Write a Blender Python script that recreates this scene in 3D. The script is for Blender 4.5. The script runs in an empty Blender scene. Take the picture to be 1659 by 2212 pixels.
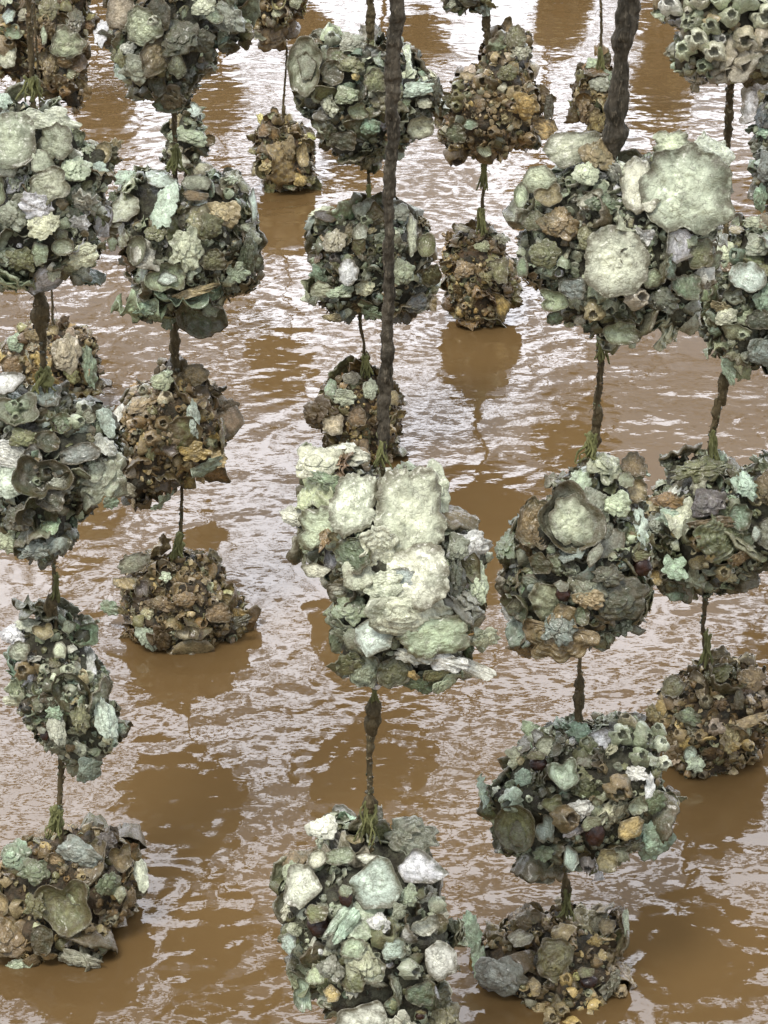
import bpy, bmesh, math, random
import numpy as np
from mathutils import Matrix, Vector

# ------------------------------------------------------------------ camera, sky, sun, exposure
S = bpy.context.scene
C = S.collection
FW, FH, FPX = 1659.0, 2212.0, 5200.0        # measuring frame used for the layout tables below
CAM_H, PITCH = 1.9, math.radians(25)
cam = bpy.data.cameras.new("camera")
cam.sensor_fit = 'VERTICAL'
cam.sensor_height = 24.0
cam.lens = 24.0 * FPX / FH
cam.clip_start = 0.05
cam.clip_end = 2000
camo = bpy.data.objects.new("camera", cam)
C.objects.link(camo)
camo.location = (0, 0, CAM_H)
camo.rotation_euler = (math.pi / 2 - PITCH, 0, 0)
S.camera = camo

SKY_GAP, SKY_DULL = 31.0, 5.2
SUN_EL, SUN_AZ = math.radians(62), math.radians(-150)   # soft light from behind-left of the camera
W = bpy.data.worlds.new("World")
S.world = W
W.use_nodes = True
nt = W.node_tree
nt.nodes.clear()
def wn(t, **k):
    n = nt.nodes.new(t)
    for a, b in k.items():
        setattr(n, a, b)
    return n
sky = wn('ShaderNodeTexSky')
sky.sky_type = 'NISHITA'
sky.sun_disc = False
sky.sun_elevation = SUN_EL
sky.sun_rotation = math.radians(-150)
tc = wn('ShaderNodeTexCoord')
def wlink(a, b):
    nt.links.new(a, b)
def wrange(v, a, b, c, d):
    q = wn('ShaderNodeMapRange', interpolation_type='SMOOTHSTEP')
    for k, x in ((1, a), (2, b), (3, c), (4, d)):
        q.inputs[k].default_value = x
    wlink(v, q.inputs[0])
    return q.outputs[0]
def wmath(op, a, b):
    q = wn('ShaderNodeMath', operation=op)
    for k, v in ((0, a), (1, b)):
        if hasattr(v, 'links'):
            wlink(v, q.inputs[k])
        else:
            q.inputs[k].default_value = v
    return q.outputs[0]
# broken overcast: dull cloud overhead, a bright gap low over the water ahead
sep = wn('ShaderNodeSeparateXYZ')
wlink(tc.outputs['Generated'], sep.inputs[0])
cl = wn('ShaderNodeTexNoise')
cl.inputs['Scale'].default_value = 13.0
cl.inputs['Detail'].default_value = 3
mpn = wn('ShaderNodeMapping')
mpn.inputs['Scale'].default_value = (1, 1, 1.7)
mpn.inputs['Location'].default_value = (.3, .2, .6)
wlink(tc.outputs['Generated'], mpn.inputs['Vector'])
wlink(mpn.outputs['Vector'], cl.inputs['Vector'])
gap = wmath('MULTIPLY', wmath('MULTIPLY', wrange(sep.outputs['Z'], 0.10, 0.36, 0.34, 1), wrange(sep.outputs['Z'], 0.66, 0.82, 1, 0)), wrange(sep.outputs['Y'], 0.2, 0.7, 0, 1))
patch = wrange(cl.outputs['Fac'], 0.462, 0.486, 0.0, 1.0)
lum = wmath('ADD', wmath('MULTIPLY', wmath('MULTIPLY', gap, patch), SKY_GAP), SKY_DULL)
cc = wn('ShaderNodeCombineColor')
wlink(wmath('MULTIPLY', lum, 0.95), cc.inputs[0])
wlink(wmath('MULTIPLY', lum, 0.975), cc.inputs[1])
wlink(wmath('MULTIPLY', lum, 1.06), cc.inputs[2])
mx = wn('ShaderNodeMix', data_type='RGBA')
mx.inputs[0].default_value = 0.92
wlink(sky.outputs['Color'], mx.inputs[6])
wlink(cc.outputs[0], mx.inputs[7])
bg = wn('ShaderNodeBackground')
bg.inputs['Strength'].default_value = 0.10
out = wn('ShaderNodeOutputWorld')
nt.links.new(mx.outputs[2], bg.inputs['Color'])
nt.links.new(bg.outputs[0], out.inputs[0])

sl = bpy.data.lights.new("overcast_sun", 'SUN')
sl.energy = 1.35
sl.angle = math.radians(18)
sl.color = (1.0, 0.96, 0.9)
so = bpy.data.objects.new("overcast_sun", sl)
C.objects.link(so)
so.rotation_euler = Vector((math.sin(SUN_AZ) * math.cos(SUN_EL), math.cos(SUN_AZ) * math.cos(SUN_EL), math.sin(SUN_EL))).to_track_quat('Z', 'Y').to_euler()
so.location = (0, 0, 8)

S.view_settings.view_transform = 'Standard'
S.view_settings.look = 'None'
S.view_settings.gamma = 1
S.view_settings.use_curve_mapping = False
S.view_settings.exposure = 1.02
S.render.engine = 'CYCLES'
S.cycles.max_bounces = 6

# ------------------------------------------------------------------ helpers
RIGHT = np.array([1.0, 0, 0])
FWD = np.array([0, math.cos(PITCH), -math.sin(PITCH)])
UPC = np.array([0, math.sin(PITCH), math.cos(PITCH)])
TOW = -FWD

def P(px, py, Y):
    d = FWD * FPX + RIGHT * (px - FW / 2) + UPC * (FH / 2 - py)
    return np.array([0, 0, CAM_H]) + d * (Y / d[1])

def pxs(px, py, Y):      # metres per frame pixel at that point
    d = FWD * FPX + RIGHT * (px - FW / 2) + UPC * (FH / 2 - py)
    return Y / d[1]

_pr = np.random.RandomState(7)
_perm = np.tile(_pr.permutation(256), 3)
_grad = _pr.normal(size=(256, 3))
_grad /= np.linalg.norm(_grad, axis=1)[:, None]

def perlin(p):
    p = np.asarray(p, float)
    i = np.floor(p).astype(int)
    f = p - i
    i &= 255
    u = f * f * f * (f * (f * 6 - 15) + 10)
    r = 0
    for dx in (0, 1):
        wx = u[:, 0] if dx else 1 - u[:, 0]
        for dy in (0, 1):
            wy = u[:, 1] if dy else 1 - u[:, 1]
            for dz in (0, 1):
                wz = u[:, 2] if dz else 1 - u[:, 2]
                h = _perm[_perm[_perm[i[:, 0] + dx] + i[:, 1] + dy] + i[:, 2] + dz]
                r = r + wx * wy * wz * np.einsum('ij,ij->i', _grad[h], f - np.array([dx, dy, dz]))
    return r

def fbm(p, o=4, g=0.5):
    p = np.asarray(p, float)
    r, a = 0, 1.0
    for k in range(o):
        r = r + a * perlin(p * (2.03 ** k) + 17.3 * k)
        a *= g
    return r

def mesh_np(name, v, f, mat, tint=None, smooth=True):
    """One mesh from numpy vertices and a list of (faces array) of equal or mixed size."""
    me = bpy.data.meshes.new(name)
    v = np.asarray(v, np.float32)
    fs = f if isinstance(f, list) else [f]
    fs = [np.asarray(q, np.int32) for q in fs if len(q)]
    nl = sum(q.size for q in fs)
    npoly = sum(len(q) for q in fs)
    me.vertices.add(len(v))
    me.vertices.foreach_set('co', v.ravel())
    me.loops.add(nl)
    me.loops.foreach_set('vertex_index', np.concatenate([q.ravel() for q in fs]))
    me.polygons.add(npoly)
    tot = np.concatenate([np.full(len(q), q.shape[1], np.int32) for q in fs])
    st = np.concatenate([[0], np.cumsum(tot)[:-1]]).astype(np.int32)
    me.polygons.foreach_set('loop_start', st)
    if smooth:
        me.polygons.foreach_set('use_smooth', np.ones(npoly, bool))
    me.update(calc_edges=True)
    if tint is not None:
        at = me.color_attributes.new('tint', 'FLOAT_COLOR', 'POINT')
        c = np.ones((len(v), 4), np.float32)
        c[:, :3] = tint
        at.data.foreach_set('color', c.ravel())
    me.validate()
    me.materials.append(mat)
    return me

def obj(name, me, parent=None):
    o = bpy.data.objects.new(name, me)
    C.objects.link(o)
    if parent is not None:
        o.parent = parent
    return o

def tag(o, label=None, cat=None, group=None, kind=None):
    if label: o['label'] = label
    if cat: o['category'] = cat
    if group: o['group'] = group
    if kind: o['kind'] = kind
    return o

def empty(name, loc):
    o = bpy.data.objects.new(name, None)
    C.objects.link(o)
    o.location = loc
    o.empty_display_size = 0.03
    return o

# ------------------------------------------------------------------ materials
def mat_new(name):
    m = bpy.data.materials.new(name)
    m.use_nodes = True
    t = m.node_tree
    b = t.nodes['Principled BSDF']
    def n(ty, **k):
        q = t.nodes.new(ty)
        for a, c in k.items():
            setattr(q, a, c)
        return q
    return m, t, b, n

def noise(n, t, vec, scale, detail=4, rough=0.55, w=None):
    q = n('ShaderNodeTexNoise')
    if w is not None:
        q.noise_dimensions = '4D'
        t.links.new(w, q.inputs['W'])
    q.inputs['Scale'].default_value = scale
    q.inputs['Detail'].default_value = detail
    q.inputs['Roughness'].default_value = rough
    t.links.new(vec, q.inputs['Vector'])
    return q.outputs['Fac']

def mrange(n, t, v, a, b, c=0.0, d=1.0):
    q = n('ShaderNodeMapRange')
    q.inputs[1].default_value = a
    q.inputs[2].default_value = b
    q.inputs[3].default_value = c
    q.inputs[4].default_value = d
    t.links.new(v, q.inputs[0])
    return q.outputs[0]

def mix(n, t, fac, a, b, mode='MIX'):
    q = n('ShaderNodeMix', data_type='RGBA', blend_type=mode)
    for k, v in ((0, fac), (6, a), (7, b)):
        if hasattr(v, 'links'):
            t.links.new(v, q.inputs[k])
        else:
            q.inputs[k].default_value = v if k == 0 else (*v, 1)
    return q.outputs[2]

def math_n(n, t, op, a, b):
    q = n('ShaderNodeMath', operation=op)
    for k, v in ((0, a), (1, b)):
        if hasattr(v, 'links'):
            t.links.new(v, q.inputs[k])
        else:
            q.inputs[k].default_value = v
    return q.outputs[0]

def bump(n, t, h, dist, strength=1.0, prev=None):
    q = n('ShaderNodeBump')
    q.inputs['Strength'].default_value = strength
    q.inputs['Distance'].default_value = dist
    t.links.new(h, q.inputs['Height'])
    if prev is not None:
        t.links.new(prev, q.inputs['Normal'])
    return q.outputs[0]

# shell: colour and mud amount come from each shell's own object colour
def make_shell_mat(name, per_object):
    m, t, b, n = mat_new(name)
    geo = n('ShaderNodeNewGeometry')
    pos = geo.outputs['Position']
    if per_object:
        oi = n('ShaderNodeObjectInfo')
        at = n('ShaderNodeAttribute', attribute_name='tint')
        sp = n('ShaderNodeSeparateColor')
        t.links.new(at.outputs['Color'], sp.inputs[0])
        cmb = n('ShaderNodeCombineColor')
        for k in range(3):
            t.links.new(sp.outputs[2], cmb.inputs[k])
        col = mix(n, t, 1.0, oi.outputs['Color'], cmb.outputs[0], 'MULTIPLY')
        # growth bands: the old edge of each ledge is greener and darker, the youngest lip paler
        col = mix(n, t, mrange(n, t, sp.outputs[1], 0.6, 0.95, 0, 0.45), col, (0.07, 0.075, 0.03))
        col = mix(n, t, mrange(n, t, sp.outputs[0], 0.9, 1.0, 0, 0.35), col, (0.5, 0.47, 0.36))
        lipn = noise(n, t, pos, 85, 4, 0.6, math_n(n, t, 'MULTIPLY', oi.outputs['Random'], 17.0))
        lip = math_n(n, t, 'MULTIPLY', mrange(n, t, sp.outputs[0], 0.66, 0.9), mrange(n, t, lipn, 0.36, 0.5))
        col = mix(n, t, math_n(n, t, 'MULTIPLY', lip, 0.82), col, (0.075, 0.06, 0.022))
        worn = math_n(n, t, 'MULTIPLY', mrange(n, t, sp.outputs[0], 0.7, 0.25), mrange(n, t, lipn, 0.42, 0.6))
        bright = mix(n, t, 1.0, col, (1.75, 1.75, 1.7), 'MULTIPLY')
        col = mix(n, t, math_n(n, t, 'MULTIPLY', worn, 0.7), col, bright)
        mud = oi.outputs['Alpha']
        w = math_n(n, t, 'MULTIPLY', oi.outputs['Random'], 40.0)
    else:
        at = n('ShaderNodeAttribute', attribute_name='tint')
        col = at.outputs['Color']
        mud = None
        w = None
    n1 = noise(n, t, pos, 38, 5, 0.6, w)
    n2 = noise(n, t, pos, 110, 5, 0.65, w)
    n3 = noise(n, t, pos, 210, 4, 0.6)
    # green film
    gf = mrange(n, t, n1, 0.5, 0.68, 0, 0.62)
    if mud is not None:
        gf = math_n(n, t, 'MULTIPLY', gf, mrange(n, t, mud, 0.35, 0.8, 1.0, 0.25))
    g = mix(n, t, gf, col, (0.062, 0.078, 0.032))
    # chalky worn patches
    p = mix(n, t, mrange(n, t, n2, 0.55, 0.68, 0, 0.45), g, (0.55, 0.54, 0.44), 'MIX' if per_object else 'SOFT_LIGHT')
    # fine speckle
    k = mix(n, t, mrange(n, t, n3, 0.30, 0.46, 0.45, 0.0), p, (0.075, 0.062, 0.035))
    # fine cracks and pits of old lime
    vo = n('ShaderNodeTexVoronoi', feature='DISTANCE_TO_EDGE')
    vo.inputs['Scale'].default_value = 170
    wv = n('ShaderNodeTexNoise')
    wv.inputs['Scale'].default_value = 75
    wv.inputs['Detail'].default_value = 3
    t.links.new(pos, wv.inputs['Vector'])
    vs = n('ShaderNodeVectorMath', operation='MULTIPLY_ADD')
    t.links.new(wv.outputs['Color'], vs.inputs[0])
    vs.inputs[1].default_value = (.022, .022, .022)
    t.links.new(pos, vs.inputs[2])
    t.links.new(vs.outputs[0], vo.inputs['Vector'])
    crack = vo.outputs['Distance']
    k = mix(n, t, math_n(n, t, 'MULTIPLY', mrange(n, t, crack, 0.11, 0.0), mrange(n, t, n2, 0.46, 0.60, 0.0, 0.6)), k, (0.055, 0.048, 0.022))
    # mud lodged in patches
    n4 = noise(n, t, pos, 62, 6, 0.7, w)
    if mud is not None:
        mf = math_n(n, t, 'MULTIPLY', mrange(n, t, n4, 0.40, 0.58), math_n(n, t, 'MULTIPLY', mud, 0.95))
    else:
        mf = mrange(n, t, n4, 0.45, 0.62, 0, 0.55)
    fin = mix(n, t, mf, k, (0.105, 0.07, 0.032))
    t.links.new(fin, b.inputs['Base Color'])
    t.links.new(mrange(n, t, n2, 0.38, 0.62, 0.17, 0.52), b.inputs['Roughness'])
    b.inputs['Specular IOR Level'].default_value = 0.42
    b.inputs['Coat Weight'].default_value = 0.4
    b.inputs['Coat Roughness'].default_value = 0.18
    b1 = bump(n, t, n2, 0.0028, 0.8)
    b2 = bump(n, t, mrange(n, t, crack, 0.0, 0.2), 0.0012, 0.4, b1)
    t.links.new(bump(n, t, n3, 0.0012, 0.7, b2), b.inputs['Normal'])
    return m

M_SHELL = make_shell_mat('oyster_shell_lime', True)
M_CRUST = make_shell_mat('barnacle_crust_lime', False)

def make_core_mat():
    m, t, b, n = mat_new('muddy_shell_mass')
    pos = n('ShaderNodeNewGeometry').outputs['Position']
    at = n('ShaderNodeAttribute', attribute_name='tint')
    n1 = noise(n, t, pos, 45, 6, 0.65)
    n2 = noise(n, t, pos, 160, 5, 0.65)
    c = mix(n, t, mrange(n, t, n1, 0.40, 0.56), at.outputs['Color'], (0.032, 0.027, 0.014))
    c = mix(n, t, mrange(n, t, n2, 0.54, 0.68, 0, 0.6), c, (0.11, 0.105, 0.06))
    t.links.new(c, b.inputs['Base Color'])
    b.inputs['Roughness'].default_value = 0.6
    b1 = bump(n, t, n1, 0.012, 0.9)
    t.links.new(bump(n, t, n2, 0.005, 0.9, b1), b.inputs['Normal'])
    return m
M_CORE = make_core_mat()

def make_rope_mat(name, c1, c2, c3):
    m, t, b, n = mat_new(name)
    pos = n('ShaderNodeNewGeometry').outputs['Position']
    mp = n('ShaderNodeMapping')
    mp.inputs['Scale'].default_value = (1, 1, 0.28)
    t.links.new(pos, mp.inputs['Vector'])
    n1 = noise(n, t, mp.outputs['Vector'], 90, 6, 0.65)
    n2 = noise(n, t, mp.outputs['Vector'], 320, 4, 0.65)
    c = mix(n, t, mrange(n, t, n1, 0.4, 0.6), c1, c2)
    c = mix(n, t, mrange(n, t, n2, 0.54, 0.7, 0, 0.8), c, c3)
    t.links.new(c, b.inputs['Base Color'])
    b.inputs['Roughness'].default_value = 0.75
    b.inputs['Specular IOR Level'].default_value = 0.25
    b1 = bump(n, t, n1, 0.006, 0.9)
    t.links.new(bump(n, t, n2, 0.003, 0.9, b1), b.inputs['Normal'])
    return m
M_ROPE = make_rope_mat('muddy_rope', (0.13, 0.10, 0.05), (0.06, 0.046, 0.022), (0.22, 0.18, 0.10))
M_DARK = make_rope_mat('dark_crusted_rope', (0.10, 0.085, 0.06), (0.035, 0.03, 0.02), (0.20, 0.17, 0.12))
M_MOSS = make_rope_mat('algae_twine', (0.22, 0.225, 0.085), (0.11, 0.115, 0.045), (0.33, 0.33, 0.16))
M_BAMBOO = make_rope_mat('weathered_bamboo', (0.20, 0.15, 0.08), (0.11, 0.085, 0.05), (0.27, 0.21, 0.12))

def make_anemone_mat():
    m, t, b, n = mat_new('glossy_brown_flesh')
    pos = n('ShaderNodeNewGeometry').outputs['Position']
    n1 = noise(n, t, pos, 70, 3)
    t.links.new(mix(n, t, mrange(n, t, n1, 0.4, 0.65), (0.012, 0.005, 0.003), (0.045, 0.016, 0.007)), b.inputs['Base Color'])
    mn = noise(n, t, pos, 130, 4)
    t.links.new(mrange(n, t, mn, 0.42, 0.6, 0.12, 0.7), b.inputs['Roughness'])
    t.links.new(bump(n, t, mn, 0.003, 0.6), b.inputs['Normal'])
    return m
M_ANEM = make_anemone_mat()

def make_water_mat():
    m, t, b, n = mat_new('silty_brown_water')
    pos = n('ShaderNodeNewGeometry').outputs['Position']
    n1 = noise(n, t, pos, 1.3, 4)
    t.links.new(mix(n, t, mrange(n, t, n1, 0.35, 0.65), (0.120, 0.073, 0.029), (0.136, 0.084, 0.0335)), b.inputs['Base Color'])
    b.inputs['Roughness'].default_value = 0.03
    b.inputs['IOR'].default_value = 1.365
    mp = n('ShaderNodeMapping')
    mp.inputs['Scale'].default_value = (1, 1.5, 1)
    t.links.new(pos, mp.inputs['Vector'])
    n2 = noise(n, t, mp.outputs['Vector'], 26, 3, 0.5)
    t.links.new(bump(n, t, n2, 0.0005, 1.0), b.inputs['Normal'])
    return m
M_WATER = make_water_mat()

# ------------------------------------------------------------------ water (one sheet to the horizon, rippled)
# where the ropes meet the water: gentle rings spread from them
ROPE_FEET = [(-0.38, 2.75), (0.2, 2.63), (-0.02, 2.38), (-0.31, 3.62), (0.47, 3.2), (-0.06, 4.35), (0.21, 5.12), (-0.3, 6.1), (0.6, 6.4), (-0.75, 4.6), (-1.0, 6.7)]
def build_water():
    def axis(lo, hi, step, far, k=1.28):
        a = list(np.arange(lo, hi + step / 2, step))
        s, x = step, a[-1]
        up = []
        while x < far:
            s *= k
            x += s
            up.append(x)
        s, x = step, a[0]
        dn = []
        while x > -far:
            s *= k
            x -= s
            dn.append(x)
        return np.array(dn[::-1] + a + up)
    xs = axis(-1.5, 1.5, 0.0055, 900)
    ys = axis(2.1, 8.6, 0.0085, 900)
    X, Yg = np.meshgrid(xs, ys)
    p = np.stack([X.ravel(), Yg.ravel(), np.zeros(X.size)], 1)
    near = (np.abs(p[:, 0]) < 6) & (p[:, 1] > -2) & (p[:, 1] < 14)
    q = p[near]
    z = np.zeros(len(q))
    def lay(sx, sy, amp, off, rot=0.0):
        c, s = math.cos(rot), math.sin(rot)
        a = q[:, 0] * c + q[:, 1] * s
        b = -q[:, 0] * s + q[:, 1] * c
        return amp * perlin(np.stack([a * sx + off, b * sy + off * 1.7, np.full(len(q), off)], 1))
    calm = np.clip(0.62 + 0.9 * perlin(np.stack([q[:, 0] * 1.1 + 3, q[:, 1] * 0.75, np.full(len(q), 4.4)], 1)), 0.55, 1.2)
    z += lay(1.6, 2.4, 0.0042, 1.1, 0.2)
    fine = np.clip((5.2 - q[:, 1]) / 1.9, .5, 1.45)
    z += calm * lay(5.0, 7.5, 0.0022, 5.2, -0.3)
    z += calm * lay(12, 15, 0.0020, 9.7, 0.35)
    z += calm * fine * lay(27, 33, 0.0020, 14.1, -0.15)
    z += calm * fine * lay(46, 58, 0.0012, 3.1, 0.4)
    for i, (fx, fy) in enumerate(ROPE_FEET):
        d = np.hypot(q[:, 0] - fx, q[:, 1] - fy)
        z += 0.00035 * np.exp(-((d - 0.19) / 0.10) ** 2) * np.sin(d * (70 + 9 * (i % 4)) + i)
    p[near, 2] = z
    ny, nx = X.shape
    idx = np.arange(ny * nx).reshape(ny, nx)
    f = np.stack([idx[:-1, :-1], idx[:-1, 1:], idx[1:, 1:], idx[1:, :-1]], -1).reshape(-1, 4)
    o = obj('water', mesh_np('water', p, f, M_WATER))
    tag(o, kind='structure')
build_water()

# ------------------------------------------------------------------ shell shapes
def ring_noise(rs, na, octs):
    a = np.linspace(0, 2 * math.pi, na, endpoint=False)
    r = np.zeros(na)
    for k, amp in octs:
        r += amp * rs.normal() * np.sin(k * a + rs.uniform(0, 6.28))
    return r

def shell_geo(seed, kind, nr=18, na=44):
    """Unit shell, about 1 in radius, outer side to +z. Growth ledges, frilled lip, real thickness."""
    rs = np.random.RandomState(seed)
    a = np.linspace(0, 2 * math.pi, na, endpoint=False)
    out = 1 + ring_noise(rs, na, [(2, .10), (3, .09), (4, .06), (5, .05), (7, .03), (9, .025), (13, .015)])
    if kind in 'rw':
        out += ring_noise(rs, na, [(5, .05), (8, .04), (11, .035), (14, .025)])
    if na > 50:
        out += ring_noise(rs, na, [(17, .022), (23, .02), (29, .016)]) * (.6 if kind == 'g' else 1)
    if kind == 's':
        sq = 1 / (np.abs(np.cos(a)) ** 3.2 + np.abs(np.sin(a)) ** 3.2) ** (1 / 3.2)
        out = 0.92 * (1 + 1.25 * (out - 1)) * (0.35 + 0.65 * sq)
    if kind == 'p':                      # broken plate: a few straight torn edges meeting in corners
        nk = rs.randint(5, 8)
        th_ = (np.arange(nk) + rs.uniform(-.28, .28, nk)) * 2 * math.pi / nk + rs.uniform(0, 6)
        dk = rs.uniform(.62, .95, nk)
        cs = np.cos(a[:, None] - th_[None])
        out = np.where(cs > .12, dk[None] / np.maximum(cs, .12), 9).min(1) * (1 + .35 * (out - 1))
    if kind == 'g':
        out = 1 + .6 * (out - 1)
    out = np.clip(out, 0.6, 1.4)
    hinge = rs.uniform(0.15, 0.42) * (0.5 if kind in 'sr' else 1)
    rr = np.linspace(0, 1, nr) ** 0.85
    R, A = np.meshgrid(rr, a, indexing='ij')
    O = np.broadcast_to(out, R.shape)
    x = R * O * np.cos(A) - (1 - R) * hinge
    y = R * O * np.sin(A)
    h = {'p': .15, 'g': .26, 'd': .25, 'o': .24, 'c': .46, 'r': .16, 's': .15, 'w': .14}[kind] * rs.uniform(.85, 1.2)
    if kind == 'c':
        z = h * (R ** 2.4 - 0.45) * 1.2
    elif kind in 'sg':
        z = h * (1 - R ** 5)
    else:
        z = h * (1 - R ** (2.2 if kind in 'do' else 2.6))
    if kind in 'dog':
        z += .2 * R ** 9
    if kind == 'p':
        z = z + rs.uniform(.02, .22) * R ** 7 * (1 + .6 * np.sin(A + seed)) + rs.uniform(-.16, .16) * x * y + rs.uniform(-.14, .1) * x * x
    # growth ledges
    nled = {'p': 3, 'g': 9, 'd': 5, 'o': 7, 'c': 4, 'r': 5, 's': 5, 'w': 4}[kind]
    amp = {'p': .028, 'g': .035, 'd': .075, 'o': .13, 'c': .05, 'r': .09, 's': .05, 'w': .05}[kind]
    ph = R ** (2 if kind == 'g' else 1) * nled + 0.5 * np.sin(A + seed) + 0.35 * np.sin(3 * A + seed * 2.1) + 0.9 * fbm(np.stack([(R * np.cos(A)).ravel() * 1.7, (R * np.sin(A)).ravel() * 1.7, np.full(R.size, seed * .37)], 1), 3).reshape(R.shape)
    z += amp * (1 - np.mod(ph, 1.0)) * np.minimum(1, R * 3)
    if kind == 'o' or seed % 2:
        z += .06 * np.cos((6 + seed % 5) * A + np.sin(3 * R + seed)) * R ** 1.6
    # frill at the lip
    fr = {'p': .07, 'g': .06, 'd': .10, 'o': .10, 'c': .12, 'r': .26, 's': .13, 'w': .34}[kind]
    lip = ring_noise(rs, na, [(3, .35), (5, .35), (8, .3), (11, .25), (15, .15)])
    z += fr * np.broadcast_to(lip, R.shape) * R ** 3.2
    flat = np.stack([x.ravel(), y.ravel(), z.ravel()], 1)
    bumpy = fbm(flat * 2.1 + seed * 3.7, 4)
    z = z + (.05 if kind == 'p' else .10 if kind in 'gs' else .12) * bumpy.reshape(R.shape) + (.03 if kind == 'p' else .05 if kind in 'gs' else .055) * fbm(flat * 5 + seed, 4, .6).reshape(R.shape)
    top = np.stack([x, y, z], -1).reshape(-1, 3)
    th = 0.03 + 0.06 * (1 - R)
    bot = np.stack([x * 0.985, y * 0.985, z - th - (0.06 if kind != 'w' else 0.0)], -1).reshape(-1, 3)
    v = np.concatenate([top, bot])
    n = nr * na
    i, j = np.meshgrid(np.arange(nr - 1), np.arange(na), indexing='ij')
    jn = (j + 1) % na
    q = np.stack([i * na + j, (i + 1) * na + j, (i + 1) * na + jn, i * na + jn], -1).reshape(-1, 4)
    e = (nr - 1) * na
    jj = np.arange(na)
    jk = (jj + 1) % na
    rim = np.stack([e + jj, n + e + jj, n + e + jk, e + jk], -1)
    f = np.concatenate([q, q[:, ::-1] + n, rim])
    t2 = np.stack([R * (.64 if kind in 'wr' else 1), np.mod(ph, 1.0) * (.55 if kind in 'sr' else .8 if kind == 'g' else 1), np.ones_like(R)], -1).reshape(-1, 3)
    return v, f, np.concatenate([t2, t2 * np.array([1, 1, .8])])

def leafy_geo(seed):
    rs = np.random.RandomState(seed)
    V, F, T, base = [], [], [], 0
    off = np.zeros(3)
    for k, rad in enumerate((1.0, .8, .6, .36)):
        v, f, t = shell_geo(seed * 7 + k, 'rwrd'[k], 11, 52)
        a = rs.uniform(-.5, .5)
        c, sn = math.cos(a), math.sin(a)
        v = v * np.array([1, 1, .75])
        v = np.stack([v[:, 0] * c - v[:, 1] * sn, v[:, 0] * sn + v[:, 1] * c, v[:, 2]], 1) * rad + off
        V.append(v); F.append(f + base)
        T.append(t * np.array([.8, 1, [.8, .95, 1.1, 1.2][k]]))
        base += len(v)
        off = off + np.array([rs.uniform(-.22, .06), rs.uniform(-.12, .12), rs.uniform(.09, .15)])
    return np.concatenate(V), np.concatenate(F), np.concatenate(T)

def barnacle_geo(seed, na=14):
    rs = np.random.RandomState(seed)
    a = np.linspace(0, 2 * math.pi, na, endpoint=False)
    rid = 1 + 0.11 * np.sign(np.sin(3 * a + rs.uniform(0, 6))) * 0.6 + 0.13 * rs.normal(size=na)
    prof = [(1.0, -0.15), (0.96, 0.12), (0.78, 0.55), (0.58, 0.95), (0.47, 1.0), (0.38, 0.85), (0.33, 0.45), (0.02, 0.38)]
    tilt = rs.uniform(-.18, .18, 2)
    V = []
    for k, (r, z) in enumerate(prof):
        rr = r * (1 + (rid - 1) * (1 if k < 5 else .5))
        zz = z * 0.95 + (0.17 * rs.normal(size=na) if k in (3, 4) else 0.04 * rs.normal(size=na))
        V.append(np.stack([rr * np.cos(a) + tilt[0] * z, rr * np.sin(a) + tilt[1] * z, zz * np.ones(na)], -1))
    v = np.concatenate(V)
    nr = len(prof)
    i, j = np.meshgrid(np.arange(nr - 1), np.arange(na), indexing='ij')
    jn = (j + 1) % na
    f = np.stack([i * na + j, i * na + jn, (i + 1) * na + jn, (i + 1) * na + j], -1).reshape(-1, 4)
    w = np.ones(len(v))
    w[5 * na:] = 0.35                 # the plates inside the mouth are dark, muddy flesh
    return v, f, w

def blob_geo(seed, n=14):
    rs = np.random.RandomState(seed)
    th = np.linspace(0.02, math.pi - 0.02, n)
    a = np.linspace(0, 2 * math.pi, 24, endpoint=False)
    T, A = np.meshgrid(th, a, indexing='ij')
    v = np.stack([np.sin(T) * np.cos(A), np.sin(T) * np.sin(A), 0.75 * np.cos(T)], -1).reshape(-1, 3)
    v *= (1 + 0.34 * fbm(v * 1.5 + seed, 3))[:, None]
    i, j = np.meshgrid(np.arange(n - 1), np.arange(24), indexing='ij')
    jn = (j + 1) % 24
    return v, np.stack([i * 24 + j, (i + 1) * 24 + j, (i + 1) * 24 + jn, i * 24 + jn], -1).reshape(-1, 4)

PROTO = {}
for kk, cnt in (('d', 7), ('o', 5), ('c', 5), ('r', 5), ('s', 5), ('w', 4), ('g', 3), ('p', 9)):
    PROTO[kk] = []
    for i in range(cnt):
        v, f, tt = shell_geo(100 * ord(kk) + i, kk, *((26, 72) if kk in 'gsr' else (18, 44)))
        PROTO[kk].append(mesh_np('oyster_shell', v, f, M_SHELL, tt))
PROTO['l'] = [mesh_np('oyster_shell', v, f, M_SHELL, tt) for v, f, tt in (leafy_geo(300 + i) for i in range(7))]
PROTO['b'] = []
for i in range(4):
    v, f, w = barnacle_geo(40 + i, 20)
    PROTO['b'].append(mesh_np('barnacle', v, f, M_SHELL, np.stack([w * 0 + .5, w * 0 + .3, w], 1)))
PROTO['a'] = [mesh_np('anemone', *blob_geo(60 + i), M_ANEM) for i in range(3)]

SMALL = []
for i in range(5):
    v, f, _ = shell_geo(900 + i, 'rpwcp'[i], 5, 12)
    SMALL.append((v, f, np.ones(len(v))))
for i in range(5):
    SMALL.append(barnacle_geo(700 + i, 10))

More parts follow.
